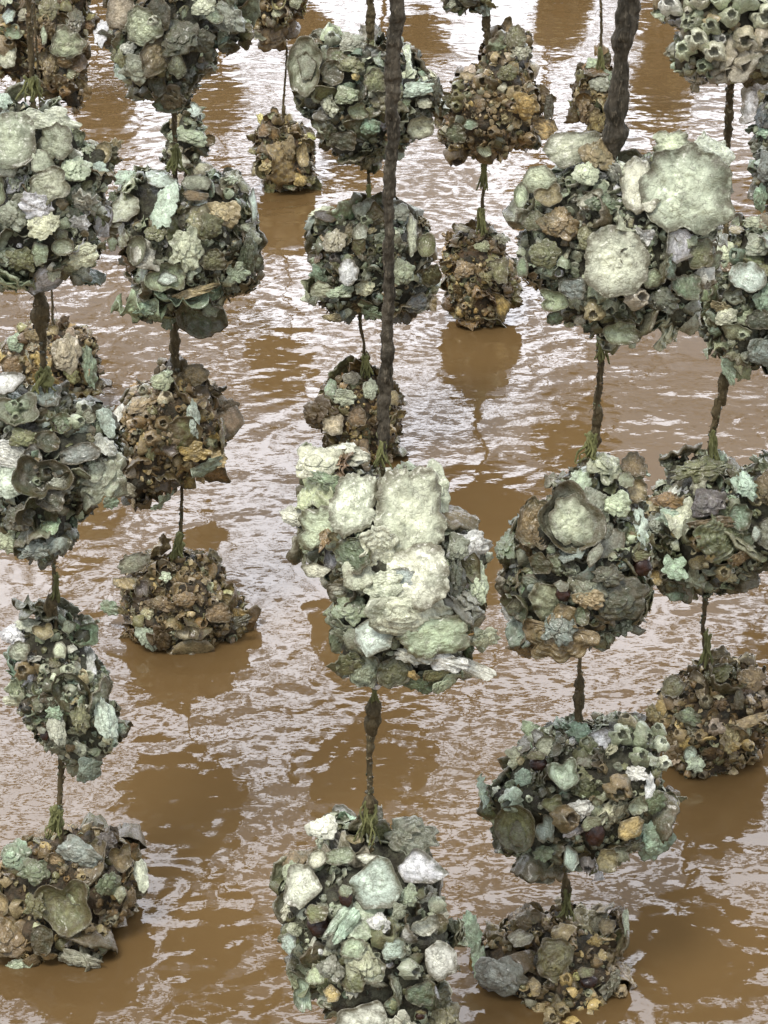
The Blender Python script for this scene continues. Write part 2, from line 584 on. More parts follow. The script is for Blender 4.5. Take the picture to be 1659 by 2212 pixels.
COL = {
    'cream': (.60, .60, .51), 'white': (.66, .67, .60), 'pale': (.47, .49, .39), 'sage': (.33, .38, .28),
    'teal': (.24, .35, .28), 'mint': (.42, .53, .45), 'ice': (.52, .60, .56), 'grey': (.30, .31, .27), 'blue': (.25, .29, .31),
    'olive': (.17, .17, .085), 'dark': (.075, .078, .055), 'green': (.13, .175, .11), 'brown': (.22, .145, .075),
    'rust': (.22, .125, .048), 'ochre': (.44, .31, .12), 'tan': (.38, .29, .17), 'pink': (.42, .34, .29), 'purple': (.13, .11, .13), 'navy': (.06, .075, .10),
}
COL = {k: tuple(min(.78, a * b) for a, b in zip(c, (1.14, 1.17, 1.01))) for k, c in COL.items()}
PAL = {   # what the small shells of a clump look like: colour -> weight, and how muddy
    'pale':  ({'pale': 5, 'cream': 3, 'sage': 4, 'grey': 3, 'olive': 3, 'teal': 1, 'brown': 1}, .45),
    'mixed': ({'pale': 5, 'sage': 4, 'teal': 1.5, 'grey': 3, 'olive': 4, 'dark': 3, 'tan': 1.5, 'brown': 1, 'mint': .5}, .55),
    'dark':  ({'grey': 3, 'sage': 3, 'dark': 4, 'olive': 4, 'teal': 2, 'blue': 2, 'pale': 2, 'brown': 2}, .65),
    'mud':   ({'brown': 6, 'tan': 4, 'olive': 2, 'ochre': 1.5, 'grey': 1, 'rust': 2, 'pink': 1, 'sage': .7}, .8),
    'rust':  ({'rust': 4, 'brown': 4, 'ochre': 2, 'olive': 3, 'tan': 3, 'green': 1}, .8),
    'barn':  ({'cream': 4, 'pale': 4, 'tan': 3, 'sage': 2, 'olive': 2, 'pink': 1}, .45),
}
CORE = {'pale': (.10, .10, .06), 'mixed': (.075, .075, .042), 'dark': (.05, .052, .032), 'mud': (.10, .066, .032), 'rust': (.10, .058, .024), 'barn': (.11, .10, .065)}

ICO = {}
for sub in (3, 4, 5):
    bm = bmesh.new()
    bmesh.ops.create_icosphere(bm, subdivisions=sub, radius=1)
    bm.verts.ensure_lookup_table()
    ICO[sub] = (np.array([q.co[:] for q in bm.verts]), np.array([[q.index for q in fc.verts] for fc in bm.faces]))
    bm.free()

def frames(nrm, roll, rs, tilt):
    """Rotation matrices (N,3,3) with z near nrm."""
    z = nrm + tilt * rs.normal(size=nrm.shape)
    z /= np.linalg.norm(z, axis=1)[:, None]
    up = np.where(np.abs(z[:, 2:3]) < .9, np.array([[0, 0, 1.]]), np.array([[1., 0, 0]]))
    x = np.cross(up, z)
    x /= np.linalg.norm(x, axis=1)[:, None]
    y = np.cross(z, x)
    c, s = np.cos(roll)[:, None], np.sin(roll)[:, None]
    return np.stack([x * c + y * s, -x * s + y * c, z], 2)

GROUP = 'oyster clumps strung on hanging ropes'

def clump(label, Y, poly, pal, heroes='', small=26, dens=1.0, seed=0, detail=5, shells=76, cx=None, cy=None, depth=None):
    """One clump: a muddy core, big shells placed one by one, smaller shells scattered, and a crust of barnacles."""
    rs = np.random.RandomState(seed + 11)
    poly = np.array(poly, float)
    cx = (poly[:, 0].min() + poly[:, 0].max()) / 2 if cx is None else cx
    cy = (poly[:, 1].min() + poly[:, 1].max()) / 2 if cy is None else cy
    org = P(cx, cy, Y)
    s = pxs(cx, cy, Y)
    # radius of the outline by angle
    A = np.linspace(-math.pi, math.pi, 181)
    d = np.stack([np.cos(A), np.sin(A)], 1)
    p0 = np.stack([poly[:, 0] - cx, cy - poly[:, 1]], 1)
    p1 = np.roll(p0, -1, 0)
    e = p1 - p0
    Rad = np.zeros(181)
    for k in range(181):
        den = d[k, 0] * e[:, 1] - d[k, 1] * e[:, 0]
        den = np.where(np.abs(den) < 1e-9, 1e-9, den)
        t = (p0[:, 0] * e[:, 1] - p0[:, 1] * e[:, 0]) / den
        u = (p0[:, 0] * d[k, 1] - p0[:, 1] * d[k, 0]) / den
        ok = (t > 0) & (u >= -.001) & (u <= 1.001)
        Rad[k] = t[ok].max() if ok.any() else 40
    hw = (poly[:, 0].max() - poly[:, 0].min()) / 2
    hh = (poly[:, 1].max() - poly[:, 1].min()) / 2
    D = depth if depth else 0.82 * min(hw, hh) + 0.1 * max(hw, hh)
    iv, itri = ICO[detail]
    ang = np.arctan2(iv[:, 1], iv[:, 0])
    Rv = np.interp(ang, A, Rad)
    inset = 0.82
    loc = np.stack([iv[:, 0] * Rv * inset, iv[:, 1] * Rv * inset, iv[:, 2] * D * inset], 1)
    m = (hw + hh) / 2
    q = loc / m * 2.2 + seed * 5.1
    disp = 0.27 * fbm(q, 3) + 0.07 * (0.5 - np.abs(perlin(q * 3.1))) + 0.03 * perlin(q * 7)
    loc = loc + (iv * (disp * m)[:, None])
    basis = np.stack([RIGHT, UPC, TOW], 0) * s
    wv = loc @ basis                       # relative to org
    tri = wv[itri]
    fn = np.cross(tri[:, 1] - tri[:, 0], tri[:, 2] - tri[:, 0])
    vn = np.zeros_like(wv)
    for k in range(3):
        np.add.at(vn, itri[:, k], fn)
    vn /= np.linalg.norm(vn, axis=1)[:, None] + 1e-12
    smooth_n = iv[:, 0:1] * RIGHT + iv[:, 1:2] * UPC + iv[:, 2:3] * TOW
    root = empty('oyster_clump', org)
    tag(root, label, 'oyster clump', GROUP)
    obj('shell_mass', mesh_np('shell_mass', wv, itri, M_CORE, np.array(CORE[pal]) * np.ones((len(wv), 3))), root)
    cols, mud = PAL[pal]
    names = list(cols)
    wts = np.array([cols[k] for k in names], float)
    wts /= wts.sum()
    mean = (np.array([COL[k] for k in names]) * wts[:, None]).sum(0)
    TONE = {k: tuple(np.array(COL[k]) * .66 + .34 * mean * np.mean(COL[k]) / mean.mean()) for k in names}
    rnd = random.Random(seed)
    def put(kind, pos, M3, sc, col, mudv, lab=None, big=False):
        if kind in 'or' and rnd.random() < .6:
            kind = 'l'
        if kind == 'd':
            kind = rnd.choice('dcccllpppp')
        me = rnd.choice(PROTO[kind])
        nm = {'b': 'barnacle', 'a': 'anemone'}.get(kind, 'oyster_shell')
        o = bpy.data.objects.new(nm, me)
        C.objects.link(o)
        o.parent = root
        mm = np.eye(4)
        mm[:3, :3] = M3 * np.array(sc)[None, :]
        mm[:3, 3] = pos
        o.matrix_basis = Matrix(mm.tolist())
        j = math.exp((.12 if lab or big else .46) * rnd.gauss(0, 1)) * (1.06 if lab or big else 1.0)
        o.color = (*[min(.78, max(.01, c * j * (1 + (.02 if lab or big else .05) * rnd.gauss(0, 1)))) for c in col], mudv)
        if lab:
            o['label'] = lab
        return o
    # --- big shells placed one by one
    hl, hobj = [], []
    for line in heroes.split(';'):
        w = line.split()
        if not w:
            continue
        kind, colr = w[0], w[1]
        x, y, rx, ry = map(float, w[2:6])
        rot = math.radians(float(w[6])) if len(w) > 6 else 0.0
        face = float(w[7]) if len(w) > 7 else 0.62          # 1 = looks at the viewer, 0 = follows the clump
        hl.append((x, y, rx, ry, rot))
        dx, dy = x - cx, cy - y
        an, rad = math.atan2(dy, dx), math.hypot(dx, dy)
        Rr = np.interp(an, A, Rad)
        rho = min(rad / Rr, .98)
        wz = math.sqrt(1 - rho * rho)
        pos = (RIGHT * dx + UPC * dy + TOW * (wz * D * 0.99 + 0.03 * m)) * s
        nn = RIGHT * rho * math.cos(an) + UPC * rho * math.sin(an) + TOW * wz
        z = face * TOW + (1 - face) * nn + (0.10 if rx * ry > 3500 else .24) * rs.normal(size=3)
        z /= np.linalg.norm(z)
        xx = RIGHT * math.cos(rot) + UPC * math.sin(rot)
        xx = xx - z * xx.dot(z)
        xx /= np.linalg.norm(xx)
        M3 = np.stack([xx, np.cross(z, xx), z], 1)
        if kind == 'a':
            pos = pos - TOW * .2 * rx * s
            rx, ry = rx * .74, ry * .74
            sh = (RIGHT * rs.uniform(-.75, .3) + UPC * rs.uniform(1.0, 1.25)) * rx * s
            put('p', pos + sh + TOW * .75 * rx * s, M3, (rx * 1.25 * s, ry * .8 * s, rx * .8 * s), COL[rnd.choice(['olive', 'sage', 'grey'])], .6, None, True)
        hs = {'b': 1.0, 's': .62, 'a': 0.9, 'd': .95, 'o': .95}.get(kind, .8)
        sc = (rx * s, ry * s, math.sqrt(rx * ry) * s * hs)
        mv = mud * 0.45 if colr in ('cream', 'white', 'ice', 'pale', 'mint') else mud * .7
        lab = None
        if kind == 'a':
            lab = 'glossy dark brown rounded anemone set among the shells'
        elif rx * ry > 2300:
            lab = {'g': 'huge round %s oyster shell', 'd': 'large domed %s oyster shell', 'o': 'large ridged %s oyster shell', 'c': 'large cupped %s oyster shell', 'r': 'large frilled %s oyster shell',
                   'p': 'broken %s oyster shell plate', 's': 'broad flat %s oyster shell', 'w': 'thin wavy %s shell lip', 'b': 'large %s barnacle'}[kind] % {'ice': 'bluish white', 'sage': 'grey green', 'mint': 'pale green', 'navy': 'dark blue', 'blue': 'blue grey'}.get(colr, colr)
        o = put(kind, pos, M3, sc, COL[colr] if colr in ('cream', 'white', 'ice', 'pale') else tuple(.8 * np.array(COL[colr]) + .2 * mean * np.mean(COL[colr]) / mean.mean()), mv, lab, True)
        if kind == 'b':                     # a barnacle seated on one of the big shells is a piece of that shell
            for (x2, y2, rx2, ry2, _r), o2 in zip(hl[:-1], hobj):
                if o2.name.startswith('oyster_shell') and math.hypot((x - x2) / rx2, (y - y2) / ry2) < .95:
                    o.parent = o2
                    o.matrix_parent_inverse = o2.matrix_basis.inverted()
                    break
        hobj.append(o)
    hl_arr = np.array(hl) if hl else np.zeros((0, 5))
    def covered(ptpx, grow):
        if not len(hl_arr):
            return np.zeros(len(ptpx), bool)
        dx = ptpx[:, None, 0] - hl_arr[None, :, 0]
        dy = -(ptpx[:, None, 1] - hl_arr[None, :, 1])
        c, sn = np.cos(hl_arr[:, 4]), np.sin(hl_arr[:, 4])
        a = (dx * c + dy * sn) / (hl_arr[:, 2] * grow)
        b = (-dx * sn + dy * c) / (hl_arr[:, 3] * grow)
        return ((a * a + b * b) < 1).any(1)
    # --- smaller shells scattered, each its own part
    vi = rs.permutation(len(iv))
    front = iv[:, 2] > -0.25
    ptpx = np.stack([cx + loc[:, 0], cy - loc[:, 1]], 1)
    cov = covered(ptpx, .95) & (iv[:, 2] > 0)
    taken, picks = [], []
    for k in vi:
        if len(picks) >= shells:
            break
        if not front[k] or cov[k]:
            continue
        r = small * math.exp(min(rs.normal() * .55, .85)) * .72
        l = loc[k]
        if any((l[0] - a[0]) ** 2 + (l[1] - a[1]) ** 2 + (l[2] - a[2]) ** 2 < (0.62 * (r + a[3])) ** 2 for a in taken):
            continue
        taken.append((*l, r))
        picks.append((k, r))
    if picks:
        ks = np.array([k for k, _ in picks])
        nrm = smooth_n[ks] * .75 + vn[ks] * .4
        Ms = frames(nrm, rs.uniform(0, 6.28, len(ks)), rs, .85)
        for (k, r), M3 in zip(picks, Ms):
            kind = rs.choice(list('llcccrwwppppb' if pal != 'barn' else 'bbbbbbdor'))
            if pal in ('mud', 'rust') and rs.rand() < .25:
                kind = 'b'
            cn = names[rs.choice(len(names), p=wts)]
            asp = rs.uniform(.62, .95)
            rr = r * (.62 if kind == 'b' else 1.5)
            put(kind, wv[k] + M3[:, 2] * r * s * .12 + nrm[picks.index((k, r))] * r * s * rs.uniform(-.15, .35), M3, (rr * s, rr * s * asp if kind != 'b' else rr * s, rr * s * (rs.uniform(.8, 1.25))), TONE[cn], min(1, mud * rs.uniform(.5, 1.3)))
    # --- thin shell edges that stand out of the outline
    rimv = np.where(np.abs(iv[:, 2]) < .5)[0]
    nf = 8 + int(shells * .36)
    fk = rs.choice(rimv, nf)
    for k in fk:
        nn = smooth_n[k]
        z = np.cross(nn, rs.normal(size=3)) + .5 * TOW + .25 * nn
        z /= np.linalg.norm(z)
        xx = nn - z * nn.dot(z)
        xx /= np.linalg.norm(xx)
        M3 = np.stack([xx, np.cross(z, xx), z], 1)
        r = small * rs.uniform(.45, 1.15) * s
        cn = names[rs.choice(len(names), p=wts)]
        put(rs.choice(list('wrrcppp')), wv[k] + nn * r * rs.uniform(.1, .5), M3, (r, r * rs.uniform(.6, 1), r * .8), TONE[cn], mud * .6)
    # --- crust of small barnacles and shell bits: too many to count, one part
    area = (hw * hh * 9)
    N = int(dens * area / (small * small) * 2.6)
    pool = np.where(iv[:, 2] > -.45)[0]
    ks = pool[rs.randint(0, len(pool), N)]
    cov2 = covered(ptpx[ks], .92) & (iv[ks, 2] > 0) & (rs.rand(N) > .07)
    ks = ks[~cov2]
    N = len(ks)
    Ms = frames(smooth_n[ks] * .7 + vn[ks] * .45, rs.uniform(0, 6.28, N), rs, .8)
    size = small * .31 * np.exp(rs.normal(size=N) * .45) * s
    which = rs.randint(0, len(SMALL), N)
    cidx = rs.choice(len(names), N, p=wts)
    ctab = np.array([TONE[k] for k in names])
    VV, FF, TT, base = [], [], [], 0
    for ti, (v, f, w) in enumerate(SMALL):
        sel = np.where(which == ti)[0]
        if not len(sel):
            continue
        M3 = Ms[sel] * size[sel][:, None, None]
        pts = np.einsum('nij,vj->nvi', M3, v) + (wv[ks[sel]] + Ms[sel][:, :, 2] * size[sel][:, None] * .1)[:, None, :]
        VV.append(pts.reshape(-1, 3))
        FF.append((f[None] + (np.arange(len(sel)) * len(v))[:, None, None] + base).reshape(-1, 4))
        col = ctab[cidx[sel]] * (1 + .34 * rs.normal(size=(len(sel), 1))).clip(.25, 2.0) * 1.0
        TT.append((col[:, None, :] * w[None, :, None]).reshape(-1, 3))
        base += len(sel) * len(v)
    o = obj('barnacle_crust', mesh_np('barnacle_crust', np.concatenate(VV), np.concatenate(FF), M_CRUST, np.concatenate(TT).clip(.01, .8)), root)
    o['kind'] = 'stuff'
    return root

# ------------------------------------------------------------------ ropes
def spline(pts, step):
    pts = np.array(pts, float)
    d = np.concatenate([[0], np.cumsum(np.linalg.norm(np.diff(pts[:, :3], axis=0), axis=1))])
    n = max(4, int(d[-1] / step))
    u = np.linspace(0, d[-1], n)
    lin = np.stack([np.interp(u, d, pts[:, k]) for k in range(pts.shape[1])], 1)
    for _ in range(6):
        lin[1:-1] = lin[1:-1] * .5 + (lin[:-2] + lin[2:]) * .25
    return lin

def tube(path, seed, na=12, rough=.3, twist=0.0, wob=.0):
    """path (n,4): centre and radius. Returns verts, quads with a knobbly skin."""
    c, r = path[:, :3], path[:, 3]
    t = np.gradient(c, axis=0)
    t /= np.linalg.norm(t, axis=1)[:, None] + 1e-9
    ref = np.where(np.abs(t[:, 1:2]) < .9, np.array([[0, 1., 0]]), np.array([[1., 0, 0]]))
    x = np.cross(ref, t)
    x /= np.linalg.norm(x, axis=1)[:, None] + 1e-9
    y = np.cross(t, x)
    n = len(c)
    a = np.linspace(0, 2 * math.pi, na, endpoint=False)
    ln = np.concatenate([[0], np.cumsum(np.linalg.norm(np.diff(c, axis=0), axis=1))])
    L, A = np.meshgrid(ln, a, indexing='ij')
    base = (c[:, None] + (x[:, None] * np.cos(A)[..., None] + y[:, None] * np.sin(A)[..., None]) * r[:, None, None]).reshape(-1, 3)
    m = r.mean()
    nz = fbm(base / (m * 2.4) + seed * 3.3, 4).reshape(n, na)
    mod = 1 + rough * nz + twist * np.cos(3 * A + L / (m * 1.5))
    if wob:
        c = c + wob * np.stack([perlin(np.stack([ln / (m * 9), ln * 0 + seed, ln * 0 + k], 1)) for k in range(3)], 1)
    v = c[:, None] + (x[:, None] * np.cos(A)[..., None] + y[:, None] * np.sin(A)[..., None]) * (r[:, None] * mod)[..., None]
    i, j = np.meshgrid(np.arange(n - 1), np.arange(na), indexing='ij')
    jn = (j + 1) % na
    f = np.stack([i * na + j, i * na + jn, (i + 1) * na + jn, (i + 1) * na + j], -1).reshape(-1, 4)
    vv = np.concatenate([v.reshape(-1, 3), v[0].mean(0)[None], v[-1].mean(0)[None]])
    b, e = n * na, n * na + 1
    jj = np.arange(na)
    caps = np.concatenate([np.stack([np.full(na, b), (jj + 1) % na, jj], 1), np.stack([np.full(na, e), (n - 1) * na + jj, (n - 1) * na + (jj + 1) % na], 1)])
    return vv, f, caps

POLE_Z = 1.72
def rope(label, Y, pts, seed, ties=(), knots=(), sleeves=(), top=True, mat=None):
    """pts: (px, py, radius px) from top to bottom; continues straight up to the pole over the water."""
    s = pxs(pts[0][0], pts[0][1], Y)
    path = [(*P(x, y, Y), .62 * r * pxs(x, y, Y)) for x, y, r in pts]
    if top:
        a = path[0]
        path = [(a[0], Y, POLE_Z, .62 * pts[0][2] * s)] + path
    root = empty('hanging_rope', path[0][:3])
    tag(root, label, 'rope', 'ropes carrying the oyster clumps')
    o0 = np.array(path[0][:3])
    def part(name, v, f, caps, m):
        return obj(name, mesh_np(name, v - o0, [f, caps], m), root)
    sp = spline(path, 4 * s)
    part('cord', *tube(sp, seed, 12, .5, .16, 3.0 * s), mat or M_ROPE)
    # growth along the cord: shell bits and mud, too small to count
    rs = np.random.RandomState(seed + 900)
    vis = sp[(sp[:, 2] < P(0, -40, Y)[2])]
    nb = int(len(vis) * .8)
    if nb > 20:
        ii = rs.randint(0, len(vis), nb)
        dirs = rs.normal(size=(nb, 3))
        dirs[:, 2] *= .4
        dirs /= np.linalg.norm(dirs, axis=1)[:, None]
        Ms = frames(dirs, rs.uniform(0, 6.28, nb), rs, .5)
        sz = rs.uniform(1.6, 5.0, nb) * s * np.clip(vis[ii, 3] / (5 * s), .5, 1.3)
        ctr = vis[ii, :3] + dirs * vis[ii, 3:4] * .9
        V, F, T, base = [], [], [], 0
        for q in range(nb):
            v, f, w = SMALL[rs.randint(len(SMALL))]
            V.append((v * sz[q]) @ Ms[q].T + ctr[q] - o0); F.append(f + base)
            cc_ = np.array(COL[rs.choice(['brown', 'brown', 'olive', 'dark', 'tan', 'green'])]) * .75
            T.append(w[:, None] * cc_)
            base += len(v)
        V2, F2, K2, b2 = [], [], [], 0
        for q in range(int(len(vis) * .22)):
            c0 = vis[rs.randint(len(vis))]
            d = rs.normal(size=3) * np.array([1, 1, .35])
            d /= np.linalg.norm(d)
            ln = rs.uniform(5, 17) * s
            pa = [(*(c0[:3] + d * c0[3] * .6), .9 * s), (*(c0[:3] + d * (c0[3] + ln * .4)), .75 * s), (*(c0[:3] + d * (c0[3] + ln * .7) - np.array([0, 0, ln * rs.uniform(.3, 1.1)])), .4 * s)]
            v, f, c = tube(spline(pa, 3 * s), seed + q, 5, .5)
            V2.append(v - o0); F2.append(f + b2); K2.append(c + b2)
            b2 += len(v)
        if V2:
            fr_ = obj('frayed_fibre', mesh_np('frayed_fibre', np.concatenate(V2), [np.concatenate(F2), np.concatenate(K2)], mat or M_ROPE), root)
            fr_['kind'] = 'stuff'
        gr = obj('growth', mesh_np('growth', np.concatenate(V), np.concatenate(F), M_CRUST, np.concatenate(T)), root)
        gr['kind'] = 'stuff'
    for k, (x0, y0, x1, y1, r0, r1, *mid) in enumerate(sleeves):
        pp = [(x0, y0, r0)] + [tuple(q) for q in mid] + [(x1, y1, r1)]
        pa = [(*(P(x, y, Y) + TOW * 3 * s), r * s) for x, y, r in pp]
        if y0 <= 0:
            pa = [(pa[0][0], Y, pa[0][2] + .25, pa[0][3])] + pa
        part('crusted_sleeve', *tube(spline([(q[0], q[1], q[2], q[3] * .86) for q in pa], 3 * s), seed + 5 + k, 26, .75, .015, 7 * s), M_DARK)
    for k, (x, y, r, h) in enumerate(knots):
        r = r * .72
        pa = [(*P(x, y - h, Y), r * .35 * s), (*P(x + r * .1, y - h * .45, Y), r * s), (*P(x - r * .1, y + h * .4, Y), r * .95 * s), (*P(x, y + h, Y), r * .35 * s)]
        part('knot', *tube(spline(pa, 3 * s), seed + 20 + k, 14, .8), mat or M_ROPE)
    rs = np.random.RandomState(seed)
    for k, (x, y, r, h) in enumerate(ties):          # twine lashings with weed on them, just over a clump
        V, F, K, base = [], [], [], 0
        for q in range(9):
            an = rs.uniform(0, 6.28)
            rr = r * rs.uniform(.35, 1)
            x0, y0 = x + rs.uniform(-.25, .25) * r, y - h * rs.uniform(.5, 1)
            pa = []
            for u in np.linspace(0, 1, 5):
                lx = x0 + rr * math.cos(an) * u ** 1.4 + rs.normal() * r * .16
                ly = y0 + (y + h - y0) * u * rs.uniform(.85, 1.1)
                pa.append((*(P(lx, ly, Y) + TOW * (14 + rr * math.sin(an) * u * .8) * s), rs.uniform(2.2, 4.2) * s * (1 - .4 * u)))
            v, f, c = tube(spline(pa, 3 * s), seed + q, 7, .6)
            V.append(v); F.append(f + base); K.append(c + base)
            base += len(v)
        pa = [(*P(x + r * q[0], y + h * q[1], Y), r * q[2] * s) for q in ((.1, -1.1, .16), (-.08, -.6, .34), (.1, -.1, .42), (-.12, .35, .3), (.05, .7, .1))]
        v, f, c = tube(spline(pa, 3 * s), seed + 31 + k, 16, 1.1)
        V.append(v); F.append(f + base); K.append(c + base)
        part('algae_lashing', np.concatenate(V), np.concatenate(F), np.concatenate(K), M_MOSS)
    return root

# ------------------------------------------------------------------ the clumps, rope by rope
YL1, YC1, YR1, YL2, YR2, YC2, YR3 = 2.75, 2.38, 2.63, 3.62, 3.20, 4.35, 5.12

# --- front rope by the left edge
clump('tall pale clump at left with two big round shells near its top, under green lashing', YL1,
      [(-25,200),(40,205),(75,222),(130,225),(165,258),(185,298),(240,320),(248,385),(222,420),(222,470),(202,500),(226,550),(205,600),(180,625),(130,620),(70,640),(-25,615)], 'pale',
      'g pale 45 325 62 58 10;g pale 140 325 45 40 20;r white 125 275 55 26 -10;r ice 5 225 22 30 80;d pale 110 372 42 28 -30;d pale 125 420 44 38 15;o pale 178 385 34 30;r pale 110 500 36 30;r white 185 493 22 18;r cream 190 562 40 24 35;o grey 45 482 32 30;d sage 8 430 26 34;o grey 205 440 22 24;c tan 230 340 18 26;o olive 65 570 25 36 90;o sage 20 565 20 45 90;d pale 0 500 20 28;d cream 30 380 30 24;c sage 150 545 24 20;d sage 100 560 22 26;r ice 225 375 20 14', seed=1)
clump('dark drooping clump with bright white shell wings on its left side, at the left edge', YL1,
      [(-25,812),(40,803),(65,840),(130,830),(180,850),(240,860),(268,900),(262,980),(240,1030),(215,1060),(180,1090),(160,1150),(135,1225),(100,1242),(40,1225),(0,1180),(-25,1150)], 'dark',
      'd ice 25 835 44 30;c grey 55 897 48 42;b sage 45 885 16 16;b sage 68 880 13 13;b sage 55 908 14 14;o blue 110 862 36 34;b pale 190 885 18 18;b pale 180 915 18 16;d sage 205 905 16 16;w ice 240 915 18 34 20;w white 235 965 24 32 60;o blue 190 985 40 25 10;r white 40 985 58 26 -28;r ice 35 1040 46 40;o blue 90 1185 36 22 10;d pale 28 1172 26 24;o dark 130 1080 32 26;o grey 150 1050 26 20;d dark 120 960 30 24;o olive 70 950 30 20;d grey 145 1100 18 16;o dark 60 1120 34 30;d green 150 920 26 22', seed=2)
clump('ragged tapering clump with white frills and a slanting white shell, above the lower left corner', YL1,
      [(10,1380),(30,1330),(70,1325),(100,1290),(130,1300),(170,1320),(190,1350),(185,1400),(215,1450),(232,1500),(260,1530),(282,1580),(260,1620),(230,1640),(200,1692),(170,1680),(150,1650),(100,1600),(60,1570),(30,1520),(45,1450)], 'mixed',
      'w white 75 1348 16 32 80;r ice 38 1370 26 22;d pale 145 1395 20 24;b brown 65 1440 22 22;w ice 195 1425 18 42 20;d cream 140 1562 18 40 10;r mint 135 1530 18 16;r ice 240 1548 24 46 20;o teal 265 1568 16 16;o blue 200 1655 28 30;a dark 108 1580 14 18;c brown 112 1315 22 24;c tan 110 1360 22 18;o grey 60 1400 24 22;d olive 190 1540 20 30;w pale 40 1510 26 14;d pale 160 1350 20 18', seed=3, small=24)
clump('brown green clump dipping into the water in the lower left corner', YL1,
      [(-25,1830),(30,1800),(80,1790),(140,1775),(200,1780),(260,1790),(300,1820),(330,1880),(310,1910),(290,1980),(250,2040),(240,2120),(150,2150),(60,2150),(-25,2120)], 'mud',
      'o teal 50 1832 34 32;o blue 185 1825 48 28 -25;c olive 168 1930 56 62 0 .8;c sage 190 1905 24 24;o purple 240 1805 22 18;w cream 312 1880 18 34 10;o green 95 1862 32 26;r grey 190 2045 48 20 -8;r mint 62 2062 26 20;o brown 40 2000 52 50;d tan 20 1930 28 30;o olive 100 1930 26 28;d dark 115 2000 26 34;o green 250 1890 30 26;c brown 270 1840 24 30;b tan 230 1990 16 16;b tan 210 1975 14 14;d rust 130 2035 20 14', seed=4)

# --- second rope from the left
clump('big clump cut by the top edge, with a long pinkish shell and black green shells', YL2,
      [(232,0),(235,-60),(450,-60),(530,-40),(537,90),(500,97),(470,75),(465,140),(440,150),(420,165),(412,225),(375,250),(340,225),(270,215),(262,150),(235,120),(208,95),(230,60)], 'dark',
      's pink 273 42 32 52 -10;o pale 325 85 38 42 30;b cream 345 75 14 14;r white 288 125 18 14;r grey 310 170 38 30;d pale 392 165 18 30;o dark 400 110 42 46;r ice 225 82 18 32;c green 370 235 38 18;o grey 500 60 30 36 30;r pale 448 40 26 22;o sage 470 60 22 20;d dark 360 60 30 40;o dark 440 110 30 26;o olive 260 130 18 22;r pale 430 20 26 16;d dark 350 200 18 24', seed=5)
clump('squarish clump with pale green shells along its top and a round shell holding bluish water', YL2,
      [(240,440),(255,390),(290,378),(360,368),(400,380),(470,366),(520,380),(553,430),(560,500),(552,560),(556,620),(520,640),(470,650),(475,685),(430,692),(390,680),(340,692),(300,680),(290,620),(275,560),(245,520)], 'mixed',
      'r ice 278 390 32 16;d ice 355 405 40 34 -20;d pale 430 405 40 24 5;d pale 505 398 15 16;p pale 285 465 44 38;r ice 370 465 36 50 -20;d tan 495 475 34 28 -20;d ice 550 450 14 40;d pale 310 550 22 38 -20;o pale 415 555 35 44;c sage 372 612 40 32;d ice 372 614 24 18;o green 540 560 22 42;d sage 470 640 14 18;o sage 460 674 18 17;o teal 320 672 26 15;w tan 430 640 52 10 15;c dark 400 440 12 16;d brown 430 440 34 12;o olive 465 505 26 26;o olive 470 575 28 24;d green 250 530 18 22;o olive 350 520 24 20;r sage 520 600 24 20;d olive 530 410 22 20', seed=6)
clump('mud brown clump with yellow and green leafy bits hanging from its lower edge', YL2,
      [(300,850),(330,810),(355,770),(385,750),(400,790),(450,790),(480,830),(490,900),(510,940),(480,1000),(475,1022),(410,1032),(400,1060),(330,1080),(280,1108),(235,1092),(222,1050),(262,1010),(258,940),(270,880)], 'mud',
      'd ice 428 910 14 40 5;o sage 360 830 24 20;r ochre 430 980 32 20;w teal 452 1010 42 18 15;d cream 285 1055 26 20;r ochre 242 1042 24 16;w teal 355 1080 34 14 10;d purple 380 975 15 14;o brown 430 815 36 24;r mint 365 815 18 12;w teal 245 1085 18 16;b tan 340 950 18 18;o tan 310 880 26 22;w white 262 895 14 36 -30', seed=47, small=22, shells=70)
clump('rounded brown clump sitting in the water left of centre, a mint frill on its left', YL2,
      [(245,1240),(275,1200),(330,1180),(400,1185),(460,1190),(495,1225),(502,1270),(540,1310),(552,1350),(520,1400),(490,1450),(380,1462),(310,1440),(288,1370),(255,1310)], 'mud',
      'w teal 242 1312 26 16 -15;r mint 368 1243 13 11;r mint 335 1372 30 24 -30;o grey 300 1215 42 20 15;d brown 410 1290 26 16;w dark 520 1340 30 12 20;d purple 320 1270 14 20;o tan 280 1260 26 18;d brown 360 1300 30 16;d pink 420 1360 24 16;r tan 280 1370 20 14;o brown 480 1320 28 22', seed=8, small=21, shells=85)

